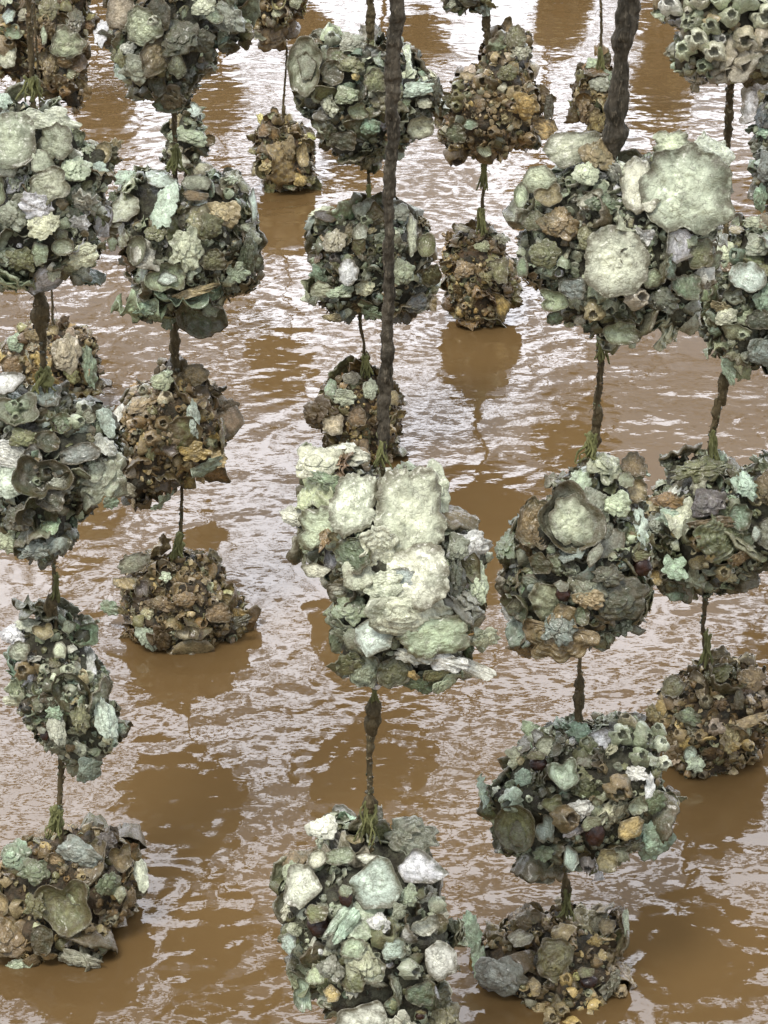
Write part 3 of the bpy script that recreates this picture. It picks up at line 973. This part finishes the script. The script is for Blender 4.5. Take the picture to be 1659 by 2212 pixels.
# --- the front rope in the middle
clump('largest clump, with thick cream slabs of shell, at the foot of the long dark rope', YC1,
      [(638,1000),(650,962),(700,953),(760,968),(810,985),(870,1010),(930,1032),(952,1060),(958,1120),(1000,1135),(1035,1165),(1060,1215),(1045,1270),(1060,1300),(1067,1380),(1045,1410),(1050,1450),(1020,1500),(940,1492),(870,1480),(800,1470),(720,1458),(735,1400),(725,1340),(730,1280),(700,1250),(665,1240),(648,1200),(632,1160),(622,1110),(648,1060)], 'pale',
      'r cream 690 1000 52 38 10;r cream 748 985 58 24 -8;o green 715 1045 44 18 -25;r white 638 1115 20 32 80;s pale 700 1142 50 62 90;s cream 765 1090 72 54 80 .75;s cream 882 1110 104 84 94 .88;s cream 888 1240 88 76 8 .88;r cream 930 1060 40 60 10 .8;r cream 820 1185 44 58 20 .8;s blue 872 1245 38 24 -5 .9;r cream 880 1320 92 50 -5 .8;s sage 935 1365 78 50 8 .85;r cream 830 1260 44 30 20 .85;p ice 805 1365 50 50 -30;d sage 762 1312 30 38 80;r rust 712 1150 14 40 -25;o green 770 1195 48 36 -20;w white 800 1250 44 10 12;r white 1010 1180 36 52 90;d pale 1030 1262 22 42;o pale 1040 1375 28 44 80;d dark 980 1250 26 44;w white 895 1410 48 17 -4 .8;w white 962 1422 50 20 -12 .8;w white 1025 1440 48 16 -24 .8;o sage 790 1440 40 36 80;o olive 850 1442 36 40;o green 905 1470 36 26;d tan 930 1450 20 16;o olive 760 1432 42 36;d ochre 890 1452 16 12;o grey 985 1180 24 30;a dark 742 1292 18 14;d sage 730 1375 20 34;r tan 730 1120 18 30;r cream 930 1060 30 24;o sage 960 1470 34 24;b cream 845 1290 10 10;d pale 690 1230 34 20;c tan 735 1155 22 14;o olive 940 1450 28 22;d ice 745 1440 20 18', seed=9, shells=60, depth=175)
clump('bright clump of white frilled shells with shiny brown anemones, below the cream slabbed clump', YC1,
      [(622,1900),(645,1820),(680,1780),(700,1742),(760,1760),(800,1750),(830,1790),(890,1800),(905,1840),(950,1850),(930,1900),(945,1960),(975,1990),(1000,2030),(985,2070),(950,2110),(965,2180),(960,2275),(740,2275),(690,2172),(640,2140),(635,2080),(608,2030),(615,1960)], 'pale',
      'r white 700 1778 32 28;p ice 815 1882 60 72 -30 .75;p white 905 1862 62 44 -14 .7;p cream 662 1900 44 62 -25 .6;p mint 735 1955 16 50 -38 .7;a dark 692 1972 33 34 0;a dark 750 1912 20 28 0;d ice 630 2020 24 30 60;d ice 820 1962 22 20;d white 915 1975 32 24;p white 945 2046 48 54 20 .7;o green 905 2115 34 28;d ice 850 2015 26 24;b grey 880 2062 24 24;d mint 660 2130 18 42 10;p white 795 2185 70 82 50 .8;r white 862 2205 50 58;o sage 765 2015 26 24;o grey 720 2062 28 26;w mint 752 1968 15 44 -35;o sage 740 1830 30 22;d tan 770 1800 18 14;d cream 800 1835 40 12;o sage 690 2080 24 22;d pale 640 1990 16 20;a dark 905 2165 14 12;o olive 770 2080 30 30;d ochre 720 2120 20 20;o dark 950 2140 22 30;d cream 690 1840 20 22;d sage 880 1910 20 24;o grey 860 1940 18 20;r pale 630 1880 18 26;c grey 805 2060 30 26', seed=10, shells=80, small=30)

# --- the front rope right of the middle
clump('wide clump with a huge round cream shell at its right top and another below', YR1,
      [(1113,460),(1125,380),(1160,340),(1210,305),(1290,298),(1330,340),(1370,352),(1398,345),(1408,300),(1460,294),(1490,320),(1558,306),(1570,380),(1566,440),(1562,500),(1542,530),(1552,600),(1500,660),(1480,720),(1400,700),(1372,745),(1300,748),(1240,715),(1190,706),(1160,640),(1108,590)], 'pale',
      'p pale 1225 335 74 40 12;d tan 1285 348 36 36;p pale 1160 395 46 40;d pale 1255 395 28 27;g cream 1465 430 98 98 20 .85;s cream 1368 420 42 78 5 .7;s pale 1440 322 42 32;r white 1532 335 36 46 80;g cream 1315 582 68 78 60 .9;o grey 1352 570 30 30 0 .9;b pink 1360 655 27 27;d sage 1392 612 30 28;c cream 1265 447 32 14 12;o green 1290 460 32 22;c sage 1335 722 42 28;d sage 1195 655 22 34 70;o blue 1230 632 30 24;o brown 1200 500 40 34;o olive 1170 560 34 30;d green 1125 580 18 30;o olive 1260 530 24 30;c tan 1180 440 28 26;o teal 1430 590 34 30;o green 1470 630 34 30;o dark 1420 660 34 26;d olive 1500 560 28 34;b tan 1275 680 22 22;r pale 1340 380 18 24;d pale 1125 430 16 34;o green 1195 690 16 20;o olive 1150 490 26 22', seed=12, depth=150)
clump('dark mottled clump with a round grey cupped shell on its front, below the knotted rope', YR1,
      [(1078,1160),(1110,1128),(1135,1080),(1180,1060),(1215,1020),(1250,985),(1310,968),(1380,980),(1397,1030),(1395,1080),(1402,1150),(1402,1220),(1392,1290),(1360,1360),(1310,1392),(1240,1432),(1150,1427),(1110,1390),(1073,1330),(1085,1270),(1095,1220)], 'dark',
      'c grey 1222 1122 66 72 20 .85;g pale 1226 1125 52 58 20 .85;d pale 1300 1012 38 42 60;w mint 1245 1040 24 26;o brown 1360 1010 28 32;d pale 1320 1090 30 28;o brown 1150 1130 38 58;r brown 1200 1368 74 56 0 .8;d blue 1200 1350 37 37 0 .9;c green 1115 1305 36 40;d pale 1112 1300 20 20;d tan 1262 1290 32 22 -10;d green 1245 1325 18 20;w ice 1375 1135 18 40 10;o dark 1330 1290 60 46 15;a dark 1205 1278 22 22 0;a dark 1378 1222 28 30 0;o green 1092 1180 24 42;d dark 1160 1215 30 26;d grey 1270 1195 16 34 -30;o grey 1270 1085 26 30;d tan 1365 1060 24 24;o dark 1300 1240 34 22;r rust 1130 1400 36 18;d sage 1340 1040 18 20', seed=63)
clump('greenish clump studded with open barnacles and dark glossy holes, lower right of centre', YR1,
      [(1033,1688),(1060,1720),(1100,1680),(1113,1600),(1140,1568),(1200,1560),(1270,1550),(1300,1528),(1380,1528),(1427,1560),(1442,1630),(1457,1720),(1442,1790),(1400,1840),(1340,1880),(1250,1886),(1190,1892),(1120,1880),(1080,1840),(1042,1800),(1038,1740)], 'mixed',
      'a dark 1155 1637 27 22 0;d mint 1208 1657 30 34;r white 1360 1655 24 17;c olive 1110 1768 46 58 0 .8;d olive 1115 1785 28 34 0 .8;w mint 1042 1702 14 36 10;b brown 1210 1748 30 30;b brown 1318 1682 32 32;b sage 1328 1577 26 26;b sage 1375 1577 26 26;b sage 1365 1622 23 23;a dark 1270 1782 28 38 0;d ochre 1345 1772 38 28 30;d teal 1402 1800 46 46 30;d cream 1150 1870 46 22 -8;d ice 1220 1835 20 34 10;r green 1165 1825 24 16;d blue 1170 1770 18 32;b white 1420 1600 18 18;b white 1425 1640 17 17;b pale 1415 1570 16 16;o teal 1245 1572 28 20;d pale 1175 1600 26 20;r mint 1125 1670 22 18;d tan 1300 1840 26 28;c olive 1180 1715 22 20;o green 1400 1720 28 26;o dark 1360 1810 22 16;d pale 1360 1720 24 22;w ice 1390 1690 12 34;b purple 1260 1850 18 18', seed=14)
clump('brownish clump in the water at the bottom edge, a blue purple shell on its left', YR1,
      [(1008,2010),(1040,1990),(1090,1990),(1130,1975),(1180,1960),(1230,1948),(1300,1948),(1362,1960),(1367,2040),(1357,2130),(1352,2300),(1250,2330),(1150,2300),(1110,2150),(1050,2112),(1018,2060)], 'mud',
      'w teal 1018 2005 20 42 15;w teal 1030 2060 16 36;o blue 1075 2082 56 42 -15;o purple 1055 2100 34 26 -30;o olive 1185 2042 42 46 60;d grey 1120 2012 32 22;b tan 1180 2160 18 18;b tan 1200 2145 16 16;b ochre 1225 2180 20 20;a dark 1258 2090 24 20;b tan 1330 2120 16 16;d ochre 1290 2040 16 14;b pink 1190 2185 18 18;b tan 1320 2180 18 18;a dark 1255 2200 24 14;d tan 1300 1985 22 18;w pale 1345 1980 8 30;d ochre 1275 2010 18 14;d tan 1145 2100 18 22', seed=15)

# --- rope by the right edge
clump('clump of plump cream barnacles cut by the top right corner', YR2,
      [(1413,-60),(1720,-60),(1720,195),(1640,192),(1580,162),(1560,140),(1505,178),(1470,152),(1440,120),(1460,60),(1418,30)], 'barn',
      'b cream 1495 105 28 28;b cream 1530 130 25 25;b pale 1470 120 24 24;b white 1440 28 26 24;b pale 1560 62 22 22;b cream 1640 62 38 34;b pink 1592 105 30 28;b pink 1632 112 28 28;b cream 1500 20 24 24;b pale 1540 20 26 26;b sage 1590 30 28 28;b sage 1510 155 18 18;b sage 1540 160 18 18;b pale 1480 60 20 20;b cream 1600 150 22 22;o grey 1640 150 30 26;r cream 1640 15 30 26;b sage 1520 80 20 20', seed=16, cx=1575, cy=50, small=30)
clump('clump at the right edge with a bluish white shell and a pale weedy tail below', YR2,
      [(1498,700),(1530,640),(1540,560),(1555,500),(1600,475),(1720,458),(1720,832),(1640,803),(1590,812),(1545,770),(1510,740)], 'mixed',
      'd tan 1580 502 22 20;o ice 1600 612 34 42 60;b sage 1510 640 16 18;d pale 1582 722 34 32;b pale 1590 728 14 14;o blue 1640 762 42 34 -10;w mint 1570 800 14 36 20;o grey 1625 540 30 26;d pale 1560 550 20 24;o teal 1640 660 28 32;r pale 1555 690 24 22;d grey 1570 650 20 18;o dark 1625 700 30 22;o pale 1625 490 28 18', seed=17, cx=1620)
clump('wide olive clump with mint and ochre shells at the right edge, above a brown one', YR2,
      [(1393,1090),(1410,1040),(1450,1000),(1500,978),(1560,973),(1590,1010),(1640,990),(1720,958),(1720,1232),(1640,1222),(1600,1262),(1540,1292),(1480,1302),(1430,1277),(1393,1232),(1388,1180)], 'mixed',
      'o olive 1500 1018 62 28 5;o purple 1510 1087 40 32;d ice 1590 1052 28 32;d teal 1577 1116 26 28;r mint 1445 1225 32 24 -30;d ochre 1413 1247 18 16;d ochre 1515 1196 18 20;d teal 1460 1286 30 14;o rust 1430 1082 32 18;r mint 1432 1118 26 18;o brown 1580 1200 26 22;b rust 1490 1170 20 20;d ochre 1450 1150 16 12;r brown 1520 1130 46 16;d ice 1610 1150 12 22;b tan 1545 1235 18 18;o brown 1640 1060 30 40;o grey 1640 1150 26 34;c tan 1490 1210 22 18', seed=18, cx=1530)
clump('brown clump wading in the water at the right edge, hung from two yellow lashings', YR2,
      [(1412,1500),(1440,1460),(1500,1438),(1560,1408),(1620,1398),(1652,1440),(1660,1500),(1645,1620),(1590,1690),(1520,1730),(1460,1720),(1432,1600)], 'mud',
      'd olive 1450 1480 30 28;r green 1475 1540 26 18;o olive 1540 1450 34 24;b pink 1530 1560 18 18;d ice 1480 1620 14 20;r mint 1490 1640 20 18;b tan 1500 1580 16 16;w tan 1600 1550 44 12 20;b tan 1460 1580 16 16;d dark 1580 1500 14 30;o brown 1610 1460 30 26;d ochre 1560 1600 22 14;b ochre 1600 1600 14 14', seed=19, small=22)

# --- second rope in the middle
clump('wide clump behind the long dark rope, a large dark rimmed cup at its upper left', YC2,
      [(623,130),(640,100),(690,84),(720,70),(790,76),(870,73),(907,110),(912,150),(930,175),(967,210),(957,250),(930,290),(900,322),(840,327),(790,352),(740,347),(690,300),(675,250),(650,200)], 'dark',
      'c grey 663 160 40 62 0 .8;d grey 670 160 22 38 0 .8;o pale 715 246 22 22;d sage 750 228 26 20;o olive 760 165 28 18;d ice 900 212 34 16 8;d cream 907 285 32 24 20;w sage 880 145 14 44;d pale 700 282 22 16;o dark 745 315 30 22;b grey 720 100 18 18;o grey 760 110 26 22;d pale 690 220 20 22;c pale 715 250 12 14;d teal 800 290 22 20;d cream 915 240 16 12;o olive 810 200 26 26;d sage 775 260 22 18;r pale 880 180 20 16;o dark 940 210 16 28;c dark 720 180 28 26;d ochre 770 190 10 8', seed=20, small=24)
clump('clump behind the long dark rope with a deep blue shell at its lower right', YC2,
      [(650,490),(670,455),(720,455),(770,438),(840,428),(890,450),(930,480),(947,540),(952,610),(945,650),(890,692),(830,697),(760,692),(720,702),(680,680),(663,630),(690,560)], 'dark',
      'r white 695 462 28 10;c grey 793 472 30 30;d purple 705 480 24 16;o pink 725 535 25 27;d pale 888 520 18 46;o ice 755 602 22 30;d navy 900 662 28 20 20;r green 805 682 24 14;d pale 700 635 30 20;c grey 780 520 18 24;o sage 740 640 28 18;o olive 930 600 20 30;b purple 725 570 12 12;o sage 870 600 24 28;o teal 690 600 20 22;b sage 790 490 14 14;d tan 720 690 20 10;o grey 860 470 24 20;c olive 920 540 20 30', seed=21, small=24)
clump('small rusty clump in the water, half hidden by the pale top of the middle clump', YC2,
      [(688,850),(710,830),(760,795),(830,788),(862,840),(870,900),(862,990),(800,1015),(730,1000),(686,920)], 'rust',
      'r mint 745 862 26 18;w teal 715 845 14 24;o pink 725 922 26 24;o pale 800 845 16 22;d tan 850 860 16 22;o brown 775 905 22 22;b tan 840 930 14 14;o grey 760 820 20 14', seed=22, small=19, detail=4)

# --- rope right of the long dark one
clump('knobbly olive brown clump of small barnacles with one golden shell at its right', YR3,
      [(1050,70),(1090,43),(1140,48),(1152,100),(1152,140),(1172,170),(1194,215),(1187,260),(1167,322),(1120,332),(1080,352),(1020,357),(970,332),(938,290),(950,210),(975,172),(1042,150)], 'mud',
      'd ochre 1128 246 32 28;b olive 985 200 14 14;b olive 985 222 13 13;b olive 983 245 13 13;o green 985 300 24 22;d teal 1012 285 18 14;o olive 1110 100 24 26;o grey 1120 130 22 20;d dark 1180 240 14 28;c pale 1045 335 16 14;b brown 1060 300 14 14;b brown 1140 310 14 14;d tan 1010 180 18 14;o olive 1090 180 20 18', seed=23, small=20, cx=1075, cy=225, shells=80)
clump('rust brown clump touching the water under a thin mossy rope, ochre shell at its foot', YR3,
      [(953,510),(985,483),(1045,488),(1085,508),(1112,560),(1117,640),(1095,700),(1050,740),(1000,725),(962,650)], 'rust',
      'd ochre 1085 665 20 32;o olive 1075 592 22 30;d grey 1000 500 24 12;d sage 1040 540 16 12;o brown 1000 590 22 20;b rust 1030 640 14 14;o grey 1080 520 20 16', seed=24, small=19, detail=4)
clump('dark clump cut by the top edge above the golden shelled clump', YR3,
      [(960,-60),(1060,-60),(1062,10),(1040,25),(990,22),(968,5)], 'dark', 'd dark 1010 8 30 14', seed=25, small=20, detail=4, shells=25)

# --- farther ropes
clump('green brown clump in the top left corner behind a rope, rusty towards its lower right', 5.4,
      [(-25,-60),(188,-60),(197,90),(192,150),(190,262),(170,267),(150,235),(100,218),(20,185),(-25,160)], 'mud',
      'o sage 155 112 34 38 60;d ice 35 55 24 22;d teal 45 92 20 16;o pale 30 140 26 26;d mint 110 100 8 22;r pale 30 15 14 28;o rust 95 115 16 18;d brown 150 150 18 14;o dark 170 60 20 30;d sage 165 175 18 14;o olive 120 40 22 26;b rust 150 210 12 12;o grey 70 50 16 22', seed=26, small=21, cx=90, cy=70)
clump('small grey green clump of upright shells behind the second rope from the left', 4.9,
      [(392,235),(415,222),(442,245),(438,300),(434,360),(400,380),(360,372),(352,330),(378,290)], 'mixed',
      'd ice 420 242 18 22;o sage 412 302 22 42 80;c brown 450 305 16 14;o tan 385 270 16 20;d olive 380 330 20 20', seed=27, small=18, detail=4, shells=24)
clump('olive clump cut by the top edge, hanging over the little reddish clump', 6.1,
      [(520,-60),(665,-60),(657,20),(622,70),(560,79),(535,60)], 'mud', 'd ochre 552 58 14 12;d sage 600 40 16 14;o sage 640 15 14 14', seed=28, small=19, detail=4, shells=40)
clump('small reddish brown clump dipping in the water beneath a thin greenish rope with a loop', 6.1,
      [(546,300),(560,265),(590,243),(640,255),(668,290),(680,330),(678,400),(640,425),(600,415),(563,375)], 'rust',
      'd rust 575 290 18 18;d tan 625 330 16 26;o ochre 650 395 18 14;d sage 590 258 12 10;o brown 600 340 18 20;d tan 655 345 14 26', seed=29, small=18, detail=4)
clump('narrow clump with teal top and rusty foot just left of the black stump of rope', 6.5,
      [(1230,200),(1265,140),(1300,113),(1330,160),(1337,230),(1325,300),(1285,315),(1250,250)], 'rust',
      'r mint 1278 142 16 14;r pale 1292 190 20 18;d rust 1258 225 18 20;o tan 1280 260 18 22;d teal 1310 180 14 20', seed=30, small=18, detail=4, shells=30)
clump('brown clump with a pink shell and teal frill, half behind the dark clump at left', 4.6,
      [(8,760),(40,700),(100,688),(150,700),(212,730),(223,790),(208,862),(150,890),(60,850),(18,805)], 'mud',
      'o pink 155 770 32 42;w teal 200 795 18 46 10;d brown 38 792 26 24;o teal 45 745 20 20;d tan 90 730 22 18;c tan 120 720 18 12', seed=31, small=21, detail=4)
clump('dark bluish clump just showing at the right edge beside the cream shelled clump', 4.4,
      [(1628,200),(1660,170),(1760,180),(1770,330),(1750,480),(1660,480),(1625,400),(1640,330)], 'dark',
      'o navy 1645 260 20 30;o blue 1650 370 24 34;d navy 1655 210 20 18;r teal 1645 290 18 14;o teal 1640 430 16 30', seed=32, small=22, detail=4, shells=35)
clump('tip of a brown clump at the right edge, low in the water', 4.9,
      [(1640,830),(1660,800),(1760,790),(1780,880),(1720,910),(1650,890)], 'mud', 'd pale 1648 838 14 12', seed=33, small=20, detail=4, shells=20)

# strings that hang above the picture: seen here only as brown columns mirrored in the water
def spare(label, x, Y, z0, hw, hh, pal, seed):
    c = np.array([0, 0, CAM_H])
    # frame position of a point at (x, Y, z0)
    v = np.array([x, Y, z0]) - c
    k = FPX / v.dot(FWD)
    px, py = FW / 2 + v.dot(RIGHT) * k, FH / 2 - v.dot(UPC) * k
    rs = np.random.RandomState(seed)
    a = np.linspace(0, 2 * math.pi, 14, endpoint=False)
    r = 1 + .14 * rs.normal(size=14)
    pp = [(px + hw * k * q * math.cos(t), py + hh * k * q * math.sin(t)) for t, q in zip(a, r)]
    clump(label, Y, pp, pal, '', small=.026 * k, seed=seed, detail=3, shells=14, dens=.5)

UPPER = [  # x, Y, height, half width, half height
    (-1.08, 9.0, .62, .13, .19, 'mud'), (1.05, 9.0, .5, .14, .20, 'mud'), (.12, 9.0, .33, .14, .15, 'mud'), (-.12, 9.0, .85, .14, .17, 'mud'),
    (-1.45, 9.0, 1.05, .13, .2, 'dark'), (.62, 9.0, 1.0, .13, .2, 'mud'), (1.5, 9.0, 1.1, .14, .2, 'dark'), (-.62, 9.0, 1.25, .13, .18, 'dark'),
    (-.64, 9.0, .55, .11, .2, 'mud'), (.67, 9.0, .25, .09, .2, 'mud'), (-.3, 9.0, .3, .1, .16, 'mud'), (1.3, 11.0, .7, .16, .3, 'mud'), (-1.25, 11.0, .8, .16, .3, 'mud'),
    (.2, 6.1, 1.1, .12, .16, 'dark'), (-.95, 6.7, .95, .13, .2, 'dark'), (.56, 6.5, .95, .11, .16, 'dark'),
]
for i, (x, Y, z, a, b, pl) in enumerate(UPPER):
    spare('shadowy clump hung higher than the picture shows, seen mirrored as brown in the ripples', x, Y, z, a, b, pl, 60 + i)

# ------------------------------------------------------------------ ropes
rope('mud caked rope with green lashings down the left edge', YL1,
     [(62,0,10),(66,90,11),(70,185,9),(85,400,8),(80,620,13),(88,660,24),(90,690,26),(92,730,13),(96,800,10),(105,1000,8),(116,1230,6),(118,1290,8),(128,1480,8),(134,1640,11),(130,1700,9),(128,1770,9),(150,1950,8),(150,2090,8)], 1,
     ties=[(72,192,34,26),(98,822,36,28),(122,1268,14,30),(122,1775,40,32)], knots=[(88,678,26,42),(108,1310,22,26)])
rope('dark slender rope through the squarish clump, second from the left', YL2,
     [(372,0,8),(375,240,10),(378,300,8),(378,372,9),(386,530,7),(380,690,9),(376,730,13),(380,780,14),(392,940,7),(393,1060,5),(390,1190,7),(395,1300,6),(395,1430,6)], 2,
     ties=[(380,345,26,32),(388,1180,26,30)], knots=[(376,742,17,34)])
rope('long thick dark rope like a bark covered stick, running down the middle', YC1,
     [(858,0,8),(838,500,8),(826,960,9),(830,1230,8),(812,1480,7),(800,1560,10),(797,1640,9),(800,1740,10),(800,2000,8),(800,2300,8)], 3,
     ties=[(826,978,20,30),(797,1770,40,46),(808,1495,12,20)], knots=[(806,1548,34,40),(800,1605,15,30),(798,1738,26,26)],
     sleeves=[(858,-10,826,985,18,13,(850,150,19),(845,330,16),(840,480,14),(838,700,15),(832,860,19))])
rope('thick blackish rope ending in a stump above the huge round cream shell', YR1,
     [(1352,0,9),(1325,300,9),(1320,520,8),(1296,740,13),(1298,800,11),(1288,900,12),(1283,950,12),(1270,1150,8),(1252,1430,6),(1252,1500,11),(1250,1545,13),(1245,1700,8),(1218,1880,9),(1222,1930,12),(1215,1980,10),(1210,2300,8)], 4,
     ties=[(1296,752,18,30),(1276,968,36,32),(1222,1950,24,34)], knots=[(1290,905,15,50),(1283,950,20,22),(1252,1500,20,42),(1222,1925,17,34)],
     sleeves=[(1360,-10,1326,345,27,10,(1350,70,26),(1338,170,22),(1330,250,27),(1328,290,34))])
rope('red brown rope by the right edge with yellow lashings', YR2,
     [(1585,0,8),(1578,180,11),(1572,280,12),(1570,340,10),(1566,470,9),(1580,640,7),(1575,800,12),(1552,880,11),(1540,930,10),(1535,970,10),(1535,1130,7),(1525,1285,9),(1518,1350,7),(1524,1400,9),(1530,1560,7),(1530,1740,7)], 5,
     ties=[(1538,965,18,36),(1526,1400,22,38)], knots=[(1573,270,13,60),(1562,840,18,36),(1547,892,13,32)])
rope('thin greenish rope half hidden behind the long dark one', YC2,
     [(800,0,12),(800,60,14),(796,200,6),(797,350,5),(796,430,6),(798,560,6),(776,690,6),(786,740,5),(788,795,6),(780,900,6),(775,1020,6)], 6, ties=[(790,790,16,24),(797,425,10,26)], knots=[(800,45,14,40)])
rope('thin mossy rope above the rust brown clump', YR3,
     [(1050,0,10),(1052,50,12),(1062,200,5),(1048,350,7),(1045,400,5),(1040,480,6),(1035,600,6),(1030,760,6)], 7, ties=[(1044,380,12,30),(1040,480,18,30)], knots=[(1050,40,12,30)])
rope('very thin rope with a small loop over the little reddish clump', 6.1,
     [(608,0,3),(615,80,3),(620,110,4),(617,160,3.5),(612,225,4),(612,260,5),(612,430,4)], 8, knots=[(614,98,7,9),(613,238,9,11)])
rope('thin rusty twine just left of the black stump', 6.5, [(1298,0,4),(1299,60,5),(1297,130,5),(1285,230,4),(1285,330,4)], 9, ties=[(1296,130,9,26)])
rope('thin rope behind the left edge clump', 4.6, [(112,640,4),(115,720,5),(115,880,5)], 10)
rope('dim rope in the top left corner', 5.4, [(100,-60,6),(100,60,6),(110,270,6)], 11)
rope('faint rope behind the second from the left', 4.9, [(405,-40,4),(408,240,5),(400,400,5)], 12)
rope('rope just outside the right edge with the bluish clump', 4.4, [(1700,-40,6),(1700,300,6),(1700,700,6)], 13)
for i, (x, Y) in enumerate([(-1.08, 9.0), (1.05, 9.0), (0, 9.0), (-1.45, 9.0), (.62, 9.0), (1.5, 9.0), (-.62, 9.0)]):
    me = mesh_np('cord', *[q if k else q - np.array([x, Y, POLE_Z]) for k, q in enumerate(tube(spline([(x, Y, POLE_Z, .008), (x, Y, .9, .008), (x, Y, -.1, .008)], .02), 50 + i)[:2])], M_ROPE)
    o = obj('hanging_rope', me)
    o.location = (x, Y, POLE_Z)
    tag(o, 'far rope hanging beyond the top of the picture', 'rope', 'far ropes beyond the picture')

# ------------------------------------------------------------------ the raft's bamboo poles overhead, which the ropes hang from
for i, Y in enumerate((2.38, 2.6, 3.17, 3.5, 4.4, 5.0, 6.1, 6.6, 9.0)):
    n = 46
    xs = np.linspace(-2.6, 2.6, n * 4)
    r = .024 + .004 * (np.abs(np.mod(xs * 3.1 + i, 1) - .5) < .05)
    path = np.stack([xs, np.full_like(xs, Y), np.full_like(xs, POLE_Z + .02), r], 1)
    v, f, c = tube(path, 80 + i, 12, .04)
    o = obj('bamboo_pole', mesh_np('bamboo_pole', v, [f, c], M_BAMBOO))
    tag(o, 'bamboo raft pole above the picture that the oyster ropes are tied to', 'pole', 'bamboo poles of the raft')
